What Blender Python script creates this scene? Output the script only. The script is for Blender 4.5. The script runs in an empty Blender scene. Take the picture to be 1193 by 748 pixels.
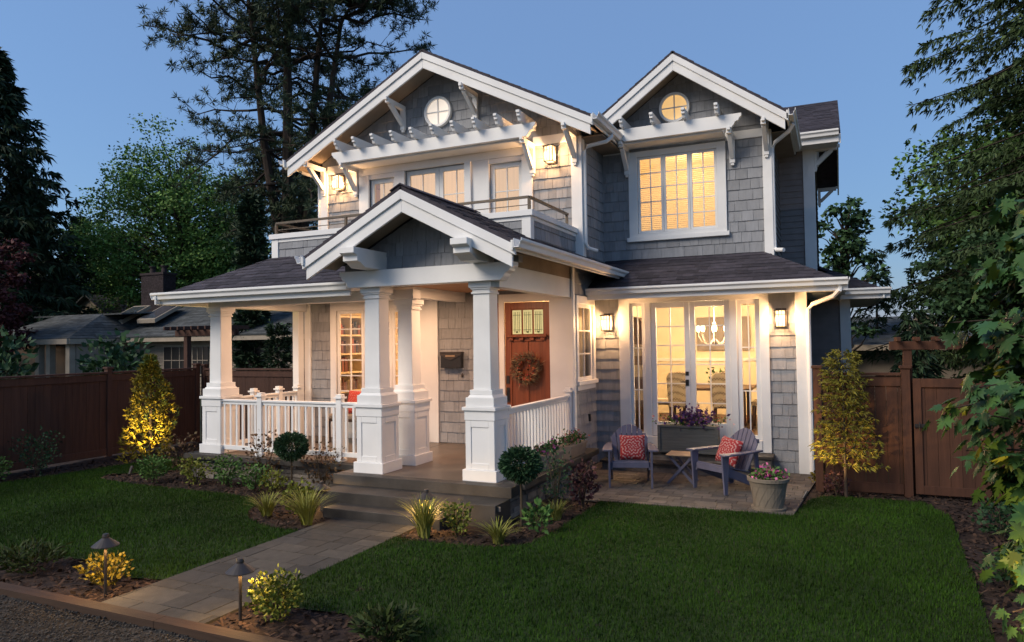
import bpy, math, random
import numpy as np
from mathutils import Vector, Matrix
random.seed(7); RNG = np.random.default_rng(11)
sc = bpy.context.scene
COL = sc.collection
PI = math.pi
# ------------------------------------------------------------------ camera
H = 2.25
yaw, pit, rol = (math.radians(a) for a in (24.401, 1.711, -0.847))
fw = Vector((-math.sin(yaw)*math.cos(pit), math.cos(yaw)*math.cos(pit), math.sin(pit)))
rt = Vector((math.cos(yaw), math.sin(yaw), 0)); up = rt.cross(fw)
rt, up = rt*math.cos(rol)+up*math.sin(rol), up*math.cos(rol)-rt*math.sin(rol)
cd = bpy.data.cameras.new('camera'); cam = bpy.data.objects.new('camera', cd); COL.objects.link(cam)
cam.matrix_world = Matrix(((rt.x, up.x, -fw.x, 0), (rt.y, up.y, -fw.y, 0), (rt.z, up.z, -fw.z, H), (0, 0, 0, 1)))
cd.sensor_width = 36; cd.lens = 36*825.43/1193; cd.clip_end = 2000; cd.clip_start = .05
sc.camera = cam
# ------------------------------------------------------------------ sky, dusk glow, exposure
SUN_AZ, SUN_EL = 245, 3.0            # sun just above the horizon, behind and left of the camera
w = bpy.data.worlds.new("World"); sc.world = w; w.use_nodes = True
nt = w.node_tree; sky = nt.nodes.new('ShaderNodeTexSky'); sky.sky_type = 'NISHITA'; sky.sun_disc = False
sky.sun_elevation = math.radians(SUN_EL); sky.sun_rotation = math.radians(SUN_AZ)
sky.air_density = 1.0; sky.dust_density = .2; sky.ozone_density = 3.0
smx = nt.nodes.new('ShaderNodeMix'); smx.data_type = 'RGBA'; smx.inputs[0].default_value = .26      # twilight: the low sun's sky over an even blue
smx.inputs[6].default_value = (.335, .545, 1.03, 1); nt.links.new(sky.outputs[0], smx.inputs[7]); nt.links.new(smx.outputs[2], nt.nodes['Background'].inputs[0]); nt.nodes['Background'].inputs[1].default_value = .12
sd = bpy.data.lights.new('dusk_glow', 'SUN'); sd.energy = .68; sd.angle = math.radians(32); sd.color = (1, .87, .72)
so = bpy.data.objects.new('dusk_glow', sd); COL.objects.link(so)
so.rotation_euler = (math.radians(53), 0, math.radians(-36))   # high broad glow from the bright western sky
sc.view_settings.view_transform = 'Standard'; sc.view_settings.look = 'None'
sc.view_settings.exposure = 2.3; sc.view_settings.gamma = 1
sc.cycles.use_denoising = True
sc.cycles.max_bounces = 7; sc.cycles.diffuse_bounces = 3; sc.cycles.glossy_bounces = 3
sc.cycles.transparent_max_bounces = 10; sc.cycles.sample_clamp_indirect = 3.0
WARM = (1, .57, .28)
# ------------------------------------------------------------------ materials
def lin(c): return (c[0], c[1], c[2], 1)
def mat(name, col, rough=.7, var=.15, scale=6, bump=0, bscale=40, island=0, spec=.3, col2=None, stretch=None, emis=None, estr=0, metal=0, hue=None):
    """base colour x noise tone (+ tone per loose piece); everything procedural"""
    m = bpy.data.materials.new(name); m.use_nodes = True; n = m.node_tree.nodes; l = m.node_tree.links
    b = n['Principled BSDF']; b.inputs['Roughness'].default_value = rough
    b.inputs['Specular IOR Level'].default_value = spec; b.inputs['Metallic'].default_value = metal
    tc = n.new('ShaderNodeTexCoord'); src = tc.outputs['Object']
    if stretch:
        mp = n.new('ShaderNodeMapping'); mp.inputs['Scale'].default_value = stretch; l.new(src, mp.inputs[0]); src = mp.outputs[0]
    nz = n.new('ShaderNodeTexNoise'); nz.inputs['Scale'].default_value = scale; nz.inputs['Detail'].default_value = 5; l.new(src, nz.inputs[0])
    mr = n.new('ShaderNodeMapRange'); mr.inputs[1].default_value = .3; mr.inputs[2].default_value = .7
    l.new(nz.outputs[0], mr.inputs[0]); fac = mr.outputs[0]
    mr.inputs[3].default_value = 1-var; mr.inputs[4].default_value = 1+var
    if island:
        g = n.new('ShaderNodeNewGeometry'); m2 = n.new('ShaderNodeMapRange'); m2.inputs[3].default_value = 1-island; m2.inputs[4].default_value = 1+island
        l.new(g.outputs['Random Per Island'], m2.inputs[0])
        mu = n.new('ShaderNodeMath'); mu.operation = 'MULTIPLY'; l.new(fac, mu.inputs[0]); l.new(m2.outputs[0], mu.inputs[1]); fac = mu.outputs[0]
    base = None
    if col2:
        mx = n.new('ShaderNodeMix'); mx.data_type = 'RGBA'; mx.inputs[6].default_value = lin(col); mx.inputs[7].default_value = lin(col2)
        if island:
            g2 = n.new('ShaderNodeNewGeometry'); wn = n.new('ShaderNodeTexWhiteNoise'); wn.noise_dimensions = '1D'
            l.new(g2.outputs['Random Per Island'], wn.inputs['W']); l.new(wn.outputs[0], mx.inputs[0])
        else: 
            n2 = n.new('ShaderNodeTexNoise'); n2.inputs['Scale'].default_value = scale*.43; n2.inputs['Detail'].default_value = 6; l.new(src, n2.inputs[0])
            m3 = n.new('ShaderNodeMapRange'); m3.inputs[1].default_value = .38; m3.inputs[2].default_value = .62; l.new(n2.outputs[0], m3.inputs[0]); l.new(m3.outputs[0], mx.inputs[0])
        base = mx.outputs[2]
    vm = n.new('ShaderNodeVectorMath'); vm.operation = 'SCALE'
    if base is None: vm.inputs[0].default_value = col
    else: l.new(base, vm.inputs[0])
    l.new(fac, vm.inputs['Scale']); l.new(vm.outputs[0], b.inputs['Base Color'])
    if bump:
        nb = n.new('ShaderNodeTexNoise'); nb.inputs['Scale'].default_value = bscale; nb.inputs['Detail'].default_value = 6; l.new(src, nb.inputs[0])
        bp = n.new('ShaderNodeBump'); bp.inputs['Strength'].default_value = bump; bp.inputs['Distance'].default_value = .01; l.new(nb.outputs[0], bp.inputs['Height']); l.new(bp.outputs[0], b.inputs['Normal'])
    if emis:
        b.inputs['Emission Color'].default_value = lin(emis); b.inputs['Emission Strength'].default_value = estr
    return m
def glass_mat(name, tint=(1, 1, 1), refl=1.0, f0=1.75):
    m = bpy.data.materials.new(name); m.use_nodes = True; n = m.node_tree.nodes; l = m.node_tree.links; n.clear()
    o = n.new('ShaderNodeOutputMaterial'); t = n.new('ShaderNodeBsdfTransparent'); t.inputs[0].default_value = lin(tint)
    g = n.new('ShaderNodeBsdfGlossy'); g.inputs['Roughness'].default_value = .01; g.inputs[0].default_value = (refl, refl, refl, 1)
    f = n.new('ShaderNodeFresnel'); f.inputs[0].default_value = f0
    x = n.new('ShaderNodeMixShader'); l.new(f.outputs[0], x.inputs[0]); l.new(t.outputs[0], x.inputs[1]); l.new(g.outputs[0], x.inputs[2]); l.new(x.outputs[0], o.inputs[0])
    return m
M = {}
M['white'] = mat('white_paint', (.76, .755, .735), .5, .07, 1.7, .1, 45)
M['cream'] = mat('cream_plaster', (.78, .66, .45), .8, .04, 2)
M['shingle'] = mat('grey_cedar_shingle', (.265, .272, .285), .85, .10, 7, .4, 30, island=.12, stretch=(3, 3, .6))
M['lap'] = mat('grey_lap_siding', (.235, .21, .20), .8, .1, 5, .15, 40, island=.06)
M['roof'] = mat('asphalt_roof_shingle', (.052, .046, .056), .9, .22, 9, .8, 160, island=.36)
M['stone'] = mat('ledge_stone', (.21, .185, .155), .9, .3, 9, .9, 22, island=.4, col2=(.12, .11, .105))
M['slab'] = mat('dark_concrete', (.058, .052, .046), .6, .3, 3, .3, 50, col2=(.036, .033, .03))
M['floor'] = mat('porch_concrete', (.13, .10, .075), .38, .2, 2.2, .08, 50, col2=(.085, .068, .055))
M['paver'] = mat('patio_paver', (.12, .10, .084), .9, .16, 9, .5, 60, island=.25, col2=(.085, .077, .072))
M['pathpaver'] = mat('path_paver', (.072, .064, .053), .9, .16, 9, .5, 60, island=.22, col2=(.048, .045, .041))
M['grout'] = mat('paver_joint', (.05, .045, .04), .95, .2, 30)
M['soil'] = mat('bark_mulch', (.035, .021, .015), .95, .4, 14, 1.0, 30, col2=(.018, .011, .009))
M['chip'] = mat('bark_chip', (.06, .034, .022), .95, .2, 20, 0, island=.6, col2=(.024, .014, .01))
M['lawnbase'] = mat('lawn_soil', (.016, .034, .005), .95, .3, 12, .6, 60)
M['grass'] = mat('grass_blade', (.0165, .048, .004), .75, .42, .8, 0, island=.35, col2=(.031, .068, .007), spec=.1)
M['gravel'] = mat('gravel', (.03, .026, .022), .95, .3, 60, 1.0, 60)
M['pebble'] = mat('gravel_pebble', (.055, .048, .04), .9, .2, 20, 0, island=.6)
M['edging'] = mat('wood_edging', (.048, .028, .018), .8, .2, 5, .3, 30, stretch=(.4, 5, 5))
M['ground'] = mat('far_ground', (.03, .04, .018), .95, .3, .3)
M['fence'] = mat('stained_cedar_fence', (.062, .030, .021), .8, .2, 3, .4, 22, island=.14, stretch=(6, 6, .5))
M['fencer'] = mat('red_cedar_fence', (.06, .025, .014), .75, .2, 3, .4, 22, island=.14, stretch=(6, 6, .5))
M['door'] = mat('stained_fir_door', (.215, .058, .02), .4, .22, 3, .12, 30, stretch=(9, 9, .5), spec=.5)
M['ceil'] = mat('cedar_ceiling', (.40, .22, .12), .6, .15, 3, .2, 20, stretch=(.4, 8, 1))
M['ply'] = mat('weathered_panel_eave_shade', (.26, .21, .16), .8, .14, 3, .2, 20)
M['black'] = mat('black_metal', (.015, .014, .014), .45, .1, 5, spec=.5)
M['bronze'] = mat('bronze_metal', (.035, .027, .022), .45, .15, 8, spec=.5)
M['rail'] = mat('weathered_steel_rail', (.11, .09, .07), .45, .15, 8, metal=.6)
M['glass'] = glass_mat('window_glass')
M['coatglass'] = glass_mat('coated_window_glass', f0=2.5)
M['skyglass'] = mat('skylight_glass', (.55, .58, .65), .12, .1, 3, spec=1.0, metal=.9)
M['adir'] = mat('slate_blue_plastic', (.11, .11, .16), .55, .1, 8, .1, 40)
M['tan'] = mat('tan_slat_wood', (.28, .20, .13), .7, .2, 4, .3, 30, stretch=(2, 8, 8))
M['pot'] = mat('tan_ceramic', (.185, .155, .118), .75, .12, 8, .2, 40)
M['boxwood'] = mat('dark_planter_wood', (.105, .108, .10), .75, .2, 4, .35, 30, stretch=(.5, 6, 8))
M['trough'] = mat('taupe_planter', (.23, .185, .14), .8, .12, 6, .2, 40)
def lantern_glass(name, e, k):
    m = bpy.data.materials.new(name); m.use_nodes = True; n = m.node_tree.nodes; l = m.node_tree.links; n.clear()
    o = n.new('ShaderNodeOutputMaterial'); t = n.new('ShaderNodeBsdfTransparent'); t.inputs[0].default_value = (1, .95, .85, 1); em = n.new('ShaderNodeEmission'); em.inputs[0].default_value = lin(e); em.inputs[1].default_value = k
    x = n.new('ShaderNodeMixShader'); x.inputs[0].default_value = .45; l.new(t.outputs[0], x.inputs[1]); l.new(em.outputs[0], x.inputs[2]); l.new(x.outputs[0], o.inputs[0]); return m
M['lantern'] = lantern_glass('lantern_glass', (1, .66, .30), 1.1)
M['shadeglow'] = mat('lamp_shade_glow', (.9, .8, .6), .6, 0, 3, emis=(1, .66, .34), estr=.6)
M['flame'] = mat('lamp_glass_glow', (.9, .8, .6), .4, 0, 3, emis=(1, .66, .30), estr=.75)
M['bulb'] = mat('bulb_glow', (.9, .8, .6), .4, 0, 3, emis=(1, .66, .30), estr=8)
M['blind'] = mat('lit_window_blind', (.75, .55, .25), .7, .05, 4, emis=(1, .66, .28), estr=.12)  # emission in the slats stands in for room light behind them
M['blindpale'] = mat('lit_curtain', (.75, .6, .4), .7, .1, 3, emis=(1, .66, .36), estr=.13, stretch=(8, 8, .3))  # emission stands in for room light and reflections at the balcony doors
M['frost'] = mat('frosted_glow', (.6, .55, .5), .3, .06, 5, emis=(1, .84, .68), estr=.14)
M['frostamber'] = mat('amber_glow', (.6, .5, .3), .3, .12, 5, emis=(1, .58, .2), estr=.15)
M['artglass'] = mat('leaded_glass', (.4, .42, .25), .3, .1, 30, emis=(.95, .85, .38), estr=.09)  # emission in the panes stands in for hall light; the door is solid
M['lead'] = mat('lead_came', (.09, .13, .07), .5, .1, 8)
M['brick'] = mat('dark_brick', (.035, .026, .028), .9, .25, 9, .6, 14, island=.25)
M['nroof'] = mat('neighbour_roof', (.075, .08, .08), .9, .22, 5, .6, 60, island=.35)
M['nwall'] = mat('beige_siding', (.26, .215, .17), .8, .1, 4, island=.06)
M['ntrim'] = mat('beige_trim', (.33, .275, .21), .7, .1, 4)
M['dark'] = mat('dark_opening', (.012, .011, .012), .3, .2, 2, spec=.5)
M['walnut'] = mat('dark_wood', (.07, .035, .02), .45, .2, 5, stretch=(3, 3, .6))
M['dingreen'] = mat('living_pale', (.6, .55, .4), .8, .1, 3)
M['book'] = mat('book_spines', (.25, .08, .05), .7, .2, 6, island=.9, col2=(.05, .09, .12))
M['bark'] = mat('tree_bark', (.045, .033, .026), .95, .35, 8, .9, 12, stretch=(3, 3, .6))
M['stem'] = mat('plant_stem', (.06, .045, .028), .9, .2, 20)
def leafm(name, c, c2, isl=.4, rough=.6): return mat(name, c, rough, .25, 1.2, 0, island=isl, col2=c2, spec=.2)
M['pineleaf'] = leafm('pine_needles', (0.027, 0.051, 0.030), (0.060, 0.078, 0.033))
M['conleaf'] = leafm('conifer_foliage', (0.018, 0.036, 0.019), (0.033, 0.060, 0.027))
M['cedleaf'] = leafm('hemlock_foliage', (0.034, 0.061, 0.025), (0.061, 0.092, 0.031))
M['decleaf'] = leafm('deciduous_leaves', (0.075, 0.159, 0.038), (0.121, 0.225, 0.055))
M['decdark'] = leafm('dark_deciduous_leaves', (0.030, 0.068, 0.030), (0.048, 0.098, 0.038))
M['redleaf'] = leafm('red_maple_leaves', (0.049, 0.011, 0.014), (0.077, 0.020, 0.020))
M['mapleleaf'] = leafm('maple_leaves', (0.025, 0.069, 0.025), (0.046, 0.097, 0.024), .3, .45)
M['spotlitgold'] = leafm('spotlit_gold_arborvitae', (0.136, 0.112, 0.010), (0.192, 0.152, 0.016), .3)
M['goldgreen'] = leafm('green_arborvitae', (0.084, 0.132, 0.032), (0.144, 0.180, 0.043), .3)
M['goldconifer'] = leafm('golden_conifer_sprays', (.115, .11, .014), (.165, .15, .02), .35)
M['brightleaf'] = leafm('bright_green_leaves', (.095, .19, .04), (.15, .26, .06))
M['fernleaf'] = leafm('fern_fronds', (.026, .042, .009), (.036, .055, .012))
M['limeleaf'] = leafm('lime_leaves', (0.117, 0.145, 0.022), (0.179, 0.193, 0.027))
M['greenleaf'] = leafm('green_leaves', (0.057, 0.130, 0.030), (0.089, 0.170, 0.039))
M['darkleaf'] = leafm('dark_green_leaves', (0.020, 0.050, 0.022), (0.031, 0.077, 0.031))
M['bronzeleaf'] = leafm('nandina_leaves', (0.095, 0.074, 0.034), (0.135, 0.068, 0.038))
M['burgleaf'] = leafm('burgundy_leaves', (0.048, 0.021, 0.027), (0.075, 0.030, 0.030))
M['vargrass'] = leafm('variegated_grass', (.20, .215, .03), (.28, .27, .07), .3)
M['mustard'] = leafm('gold_leaves', (.15, .115, .012), (.20, .16, .02))
M['pink'] = leafm('pink_petals', (.45, .06, .20), (.6, .16, .34))
M['purple'] = leafm('purple_petals', (.06, .025, .10), (.12, .06, .16))
M['salmon'] = leafm('salmon_petals', (.42, .10, .07), (.5, .22, .2))
M['redp'] = leafm('red_berries', (.35, .03, .03), (.3, .12, .05))
M['twig'] = leafm('dry_twigs', (.18, .12, .07), (.26, .19, .11))
def pillow_mat(name, red, pale, k):
    m = bpy.data.materials.new(name); m.use_nodes = True; n = m.node_tree.nodes; l = m.node_tree.links; b = n['Principled BSDF']; b.inputs['Roughness'].default_value = .9
    tc = n.new('ShaderNodeTexCoord'); sp = n.new('ShaderNodeSeparateXYZ'); l.new(tc.outputs['Object'], sp.inputs[0])
    def M_(op, a, c=None):
        x = n.new('ShaderNodeMath'); x.operation = op
        for i, v in enumerate((a, c)):
            if v is None: continue
            if isinstance(v, (int, float)): x.inputs[i].default_value = v
            else: l.new(v, x.inputs[i])
        return x.outputs[0]
    X, Z = sp.outputs[0], sp.outputs[2]
    r = M_('SQRT', M_('ADD', M_('MULTIPLY', X, X), M_('MULTIPLY', Z, Z))); th = M_('ARCTAN2', Z, X)
    wv = M_('ADD', M_('SINE', M_('ADD', M_('MULTIPLY', r, k), M_('MULTIPLY', M_('SINE', M_('MULTIPLY', th, 8)), 1.6))), M_('MULTIPLY', M_('SINE', M_('MULTIPLY', X, 120)), M_('SINE', M_('MULTIPLY', Z, 120))))
    st = M_('GREATER_THAN', wv, .55)
    mx = n.new('ShaderNodeMix'); mx.data_type = 'RGBA'; mx.inputs[6].default_value = lin(red); mx.inputs[7].default_value = lin(pale); l.new(st, mx.inputs[0]); l.new(mx.outputs[2], b.inputs['Base Color'])
    return m
M['pillow'] = pillow_mat('red_medallion_fabric', (.30, .022, .025), (.42, .26, .24), 125)
M['pillow2'] = pillow_mat('red_scroll_fabric', (.42, .035, .022), (.45, .14, .10), 110)
M['damask'] = pillow_mat('damask_fabric', (.52, .43, .30), (.22, .17, .12), 48)
# ------------------------------------------------------------------ mesh helpers
def origin(o):
    v = Vector((0, 0, 0))
    while o is not None: v += o.location; o = o.parent
    return v
class MB:
    def __init__(s): s.v = []; s.f = []
    def add(s, vs, fs):
        k = len(s.v); s.v += [tuple(p) for p in vs]; s.f += [tuple(i+k for i in f) for f in fs]; return s
    def box(s, x0, x1, y0, y1, z0, z1):
        return s.add([(x0,y0,z0),(x1,y0,z0),(x1,y1,z0),(x0,y1,z0),(x0,y0,z1),(x1,y0,z1),(x1,y1,z1),(x0,y1,z1)],
                     [(3,2,1,0),(4,5,6,7),(0,1,5,4),(1,2,6,5),(2,3,7,6),(3,0,4,7)])
    def bar(s, p, q, a, b, upv=(0, 0, 1)):     # square bar p->q, a wide across, b along upv-ish
        p, q = Vector(p), Vector(q); d = (q-p).normalized(); u = Vector(upv)
        if abs(d.dot(u)) > .98: u = Vector((0, 1, 0))
        x = d.cross(u).normalized(); u = x.cross(d); x *= a/2; u *= b/2
        vs = [p-x-u, p+x-u, p+x+u, p-x+u, q-x-u, q+x-u, q+x+u, q-x+u]
        return s.add(vs, [(0,1,2,3),(7,6,5,4),(0,4,5,1),(1,5,6,2),(2,6,7,3),(3,7,4,0)])
    def prism(s, poly, fn):        # poly 2D list; fn(a,b,k) k=0/1 -> 3D
        n = len(poly); vs = [fn(a, b, 0) for a, b in poly]+[fn(a, b, 1) for a, b in poly]
        fs = [tuple(range(n-1, -1, -1)), tuple(range(n, 2*n))]+[(i, (i+1) % n, n+(i+1) % n, n+i) for i in range(n)]
        return s.add(vs, fs)
    def tube(s, pts, r, n=8, caps=True):
        pts = [Vector(p) for p in pts]; rs = r if isinstance(r, (list, tuple)) else [r]*len(pts)
        vs = []; fs = []
        for i, p in enumerate(pts):
            d = (pts[min(i+1, len(pts)-1)]-pts[max(i-1, 0)]); d = d.normalized() if d.length > 1e-9 else Vector((0, 0, 1))
            u = Vector((0, 0, 1)) if abs(d.z) < .9 else Vector((1, 0, 0)); x = d.cross(u).normalized(); y = d.cross(x)
            vs += [p+(x*math.cos(2*PI*k/n)+y*math.sin(2*PI*k/n))*rs[i] for k in range(n)]
        for i in range(len(pts)-1):
            for k in range(n): fs.append((i*n+k, i*n+(k+1) % n, (i+1)*n+(k+1) % n, (i+1)*n+k))
        if caps: fs += [tuple(range(n-1, -1, -1)), tuple(range((len(pts)-1)*n, len(pts)*n))]
        return s.add(vs, fs)
    def lathe(s, prof, c=(0, 0, 0), n=24):
        vs = [(c[0]+r*math.cos(2*PI*k/n), c[1]+r*math.sin(2*PI*k/n), c[2]+z) for r, z in prof for k in range(n)]
        fs = [(i*n+k, i*n+(k+1) % n, (i+1)*n+(k+1) % n, (i+1)*n+k) for i in range(len(prof)-1) for k in range(n)]
        fs += [tuple(range(n-1, -1, -1)), tuple(range((len(prof)-1)*n, len(prof)*n))]
        return s.add(vs, fs)
    def ball(s, c, r, n=8, sq=(1, 1, 1)):
        prof = [(max(.001, math.sin(PI*i/n)), -math.cos(PI*i/n)) for i in range(n+1)]
        k0 = len(s.v); s.lathe(prof, (0, 0, 0), n+4)
        s.v[k0:] = [(c[0]+x*r*sq[0], c[1]+y*r*sq[1], c[2]+z*r*sq[2]) for x, y, z in s.v[k0:]]; return s
    def build(s, name, m, parent=None, smooth=False, bevel=0):
        o0 = origin(parent) if parent is not None else Vector((0, 0, 0))
        me = bpy.data.meshes.new(name); me.from_pydata([(x-o0.x, y-o0.y, z-o0.z) for x, y, z in s.v], [], s.f)
        me.materials.append(m); me.update()
        if smooth: me.shade_smooth()
        o = bpy.data.objects.new(name, me); COL.objects.link(o); o.parent = parent
        if bevel:
            b = o.modifiers.new('bevel', 'BEVEL'); b.width = bevel; b.segments = 1; b.limit_method = 'ANGLE'
        return o
def mesh_np(name, V, F, m, parent=None, smooth=False):
    o0 = origin(parent) if parent is not None else Vector((0, 0, 0))
    V = np.asarray(V, float).reshape(-1, 3)-np.array(o0); F = np.asarray(F, np.int32); k = F.shape[1]
    me = bpy.data.meshes.new(name); me.vertices.add(len(V)); me.vertices.foreach_set('co', V.ravel().astype(np.float32))
    me.loops.add(F.size); me.loops.foreach_set('vertex_index', F.ravel()); me.polygons.add(len(F))
    me.polygons.foreach_set('loop_start', np.arange(0, F.size, k, dtype=np.int32)); me.update(calc_edges=True); me.validate()
    me.materials.append(m)
    if smooth: me.shade_smooth()
    o = bpy.data.objects.new(name, me); COL.objects.link(o); o.parent = parent; return o
def tag(o, label, cat, group=None, kind=None):
    if label: o['label'] = label
    if cat: o['category'] = cat
    if group: o['group'] = group
    if kind: o['kind'] = kind
    return o
def thing(name, label, cat, loc=(0, 0, 0), group=None):
    o = bpy.data.objects.new(name, None); o.empty_display_size = .2; COL.objects.link(o); o.location = loc
    return tag(o, label, cat, group)
def struct(mb, name, m): return tag(mb.build(name, m), None, None, kind='structure')
def copy_tree(o, parent=None):
    c = o.copy(); COL.objects.link(c)
    if parent is not None: c.parent = parent
    for ch in list(o.children): copy_tree(ch, c)
    return c
def lamp(name, kind, loc, power, parent, color=WARM, size=.05, rot=None, spot=None, blend=.6):
    d = bpy.data.lights.new(name, kind); d.energy = power; d.color = color
    if kind == 'AREA': d.shape = 'DISK'; d.size = size
    else: d.shadow_soft_size = size
    if spot: d.spot_size = math.radians(spot); d.spot_blend = blend
    o = bpy.data.objects.new(name, d); COL.objects.link(o); o.parent = parent
    o.location = Vector(loc)-(origin(parent) if parent is not None else Vector((0, 0, 0)))
    if rot is not None: o.rotation_euler = rot
    return o
def aim(p, q): return (Vector(q)-Vector(p)).to_track_quat('-Z', 'Y').to_euler()
# ---- rows of shingles / courses / pavers in a plane
def clip(poly, region):
    n = len(region)
    ar = sum(region[i][0]*region[(i+1) % n][1]-region[(i+1) % n][0]*region[i][1] for i in range(n))
    sg = 1 if ar > 0 else -1
    for i in range(n):
        a, b = region[i], region[(i+1) % n]; out = []
        def side(p): return sg*((b[0]-a[0])*(p[1]-a[1])-(b[1]-a[1])*(p[0]-a[0]))
        for j in range(len(poly)):
            p, q = poly[j], poly[(j+1) % len(poly)]; sp_, sq_ = side(p), side(q)
            if sp_ >= 0: out.append(p)
            if (sp_ > 0 > sq_) or (sp_ < 0 < sq_):
                t = sp_/(sp_-sq_); out.append((p[0]+(q[0]-p[0])*t, p[1]+(q[1]-p[1])*t))
        poly = out
        if len(poly) < 3: return []
    return poly
def minus(r, holes):
    rs = [r]
    for h in holes:
        nx = []
        for (a, b, c, d) in rs:      # s0,s1,t0,t1
            if h[1] <= a or h[0] >= b or h[3] <= c or h[2] >= d: nx.append((a, b, c, d)); continue
            if h[0] > a: nx.append((a, h[0], c, d))
            if h[1] < b: nx.append((h[1], b, c, d))
            a2, b2 = max(a, h[0]), min(b, h[1])
            if h[2] > c: nx.append((a2, b2, c, h[2]))
            if h[3] < d: nx.append((a2, b2, h[3], d))
        rs = nx
    return [r for r in rs if r[1]-r[0] > .012 and r[3]-r[2] > .012]
def panel(mb, O, S, T, N, region, expo, wr, tb, tt, holes=(), gap=.005, jit=0.0, tj=0.0):
    O, S, T, N = map(Vector, (O, S, T, N))
    s0 = min(p[0] for p in region); s1 = max(p[0] for p in region); t0 = min(p[1] for p in region); t1 = max(p[1] for p in region)
    t = t0
    while t < t1-.005:
        e = expo if not isinstance(expo, (tuple, list)) else random.uniform(*expo)
        s = s0-random.uniform(0, wr[1])
        while s < s1:
            wd = random.uniform(*wr); dj = random.uniform(-jit, jit); kb = tb+random.uniform(-tj, tj)
            for (a, b, c, d) in minus((s+gap/2, s+wd-gap/2, t+dj, t+e-(gap if tt == tb else 0)), holes):
                pl = clip([(a, c), (b, c), (b, d), (a, d)], region)
                if len(pl) < 3: continue
                f = lambda q: kb+(tt-tb)*min(1, max(0, (q[1]-t)/e))
                n = len(pl)
                vs = [O+S*q[0]+T*q[1] for q in pl]+[O+S*q[0]+T*q[1]+N*f(q) for q in pl]
                fs = [tuple(range(n, 2*n))]+[(i, (i+1) % n, n+(i+1) % n, n+i) for i in range(n)]
                mb.add(vs, fs)
            s += wd
        t += e
    return mb
def slab(mb, O, S, T, N, region, th):      # plain backing slab behind a panel (N is outward)
    O, S, T, N = map(Vector, (O, S, T, N))
    return mb.prism(region, lambda a, b, k: O+S*a+T*b-N*(th*(1-k)))
X_, Y_, Z_ = (1, 0, 0), (0, 1, 0), (0, 0, 1)
def rect(a, b, c, d): return [(a, c), (b, c), (b, d), (a, d)]
def wallbox(mb, O, S, N, r, holes, th):
    for (a, b, c, d) in minus(r, holes): slab(mb, O, S, Z_, N, rect(a, b, c, d), th)
# =================================================================== GROUND
mb = MB(); mb.add([(-220, -120, -.06), (220, -120, -.06), (220, 420, -.06), (-220, 420, -.06)], [(0, 1, 2, 3)]); struct(mb, 'ground', M['ground'])
def sheet(name, poly, z, m):
    b = MB(); b.add([(x, y, z) for x, y in poly], [tuple(range(len(poly)))]); return struct(b, name, m)
# mulch bed: an uneven sheet
def grid_sheet(name, x0, x1, y0, y1, step, z, amp, m):
    xs = np.arange(x0, x1+step/2, step); ys = np.arange(y0, y1+step/2, step); nx, ny = len(xs), len(ys)
    gx, gy = np.meshgrid(xs, ys); gz = z+amp*(RNG.random((ny, nx))-.5)+amp*.8*np.sin(gx*3.1+1)*np.sin(gy*2.7)
    idx = np.arange(nx*ny).reshape(ny, nx)
    F = np.stack([idx[:-1, :-1], idx[:-1, 1:], idx[1:, 1:], idx[1:, :-1]], -1).reshape(-1, 4)
    o = mesh_np(name, np.stack([gx, gy, gz], -1), F, m, smooth=True); tag(o, None, None, kind='structure'); return o
grid_sheet('garden_bed', -14.2, 3.4, 4.12, 12.4, .07, 0.0, .022, M['soil'])
LAWN_L = [(-5.9, 4.86), (-6.26, 4.78), (-6.7, 4.84), (-7.23, 5.0), (-7.67, 4.95), (-8.2, 4.62), (-9.5, 4.35), (-13.1, 4.35), (-12.7, 7.3), (-12.5, 8.6), (-12.2, 10.2), (-11.7, 11.0),
          (-10.9, 10.6), (-10.85, 9.3), (-11.2, 8.9), (-11.75, 8.5), (-11.45, 8.12), (-10.6, 8.04), (-9.56, 8.0), (-8.47, 8.01), (-7.8, 7.93), (-7.42, 7.6), (-7.28, 7.31), (-6.95, 6.98), (-6.6, 6.8), (-6.2, 6.72), (-5.9, 6.74)]
LAWN_R = [(-4.66, 6.95), (-4.41, 6.89), (-3.87, 6.92), (-3.39, 7.0), (-3.12, 7.26), (-3.03, 7.89), (-3.01, 8.79), (-3.0, 9.5), (-.5, 9.6), (-.36, 10.6), (-.2, 10.9), (.36, 10.95), (1.03, 10.98), (1.25, 10.2), (1.13, 8.2), (1.07, 7.15), (1.0, 6.2), (.95, 4.4), (-2.6, 4.4), (-3.02, 4.58), (-3.32, 4.7), (-3.76, 4.82), (-4.24, 4.76), (-4.66, 4.82)]
def inside(px, py, poly):
    r = np.zeros(len(px), bool); n = len(poly)
    for i in range(n):
        (x0, y0), (x1, y1) = poly[i], poly[(i+1) % n]
        if y0 == y1: continue
        c = ((y0 > py) != (y1 > py)) & (px < (x1-x0)*(py-y0)/(y1-y0)+x0); r ^= c
    return r
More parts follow.
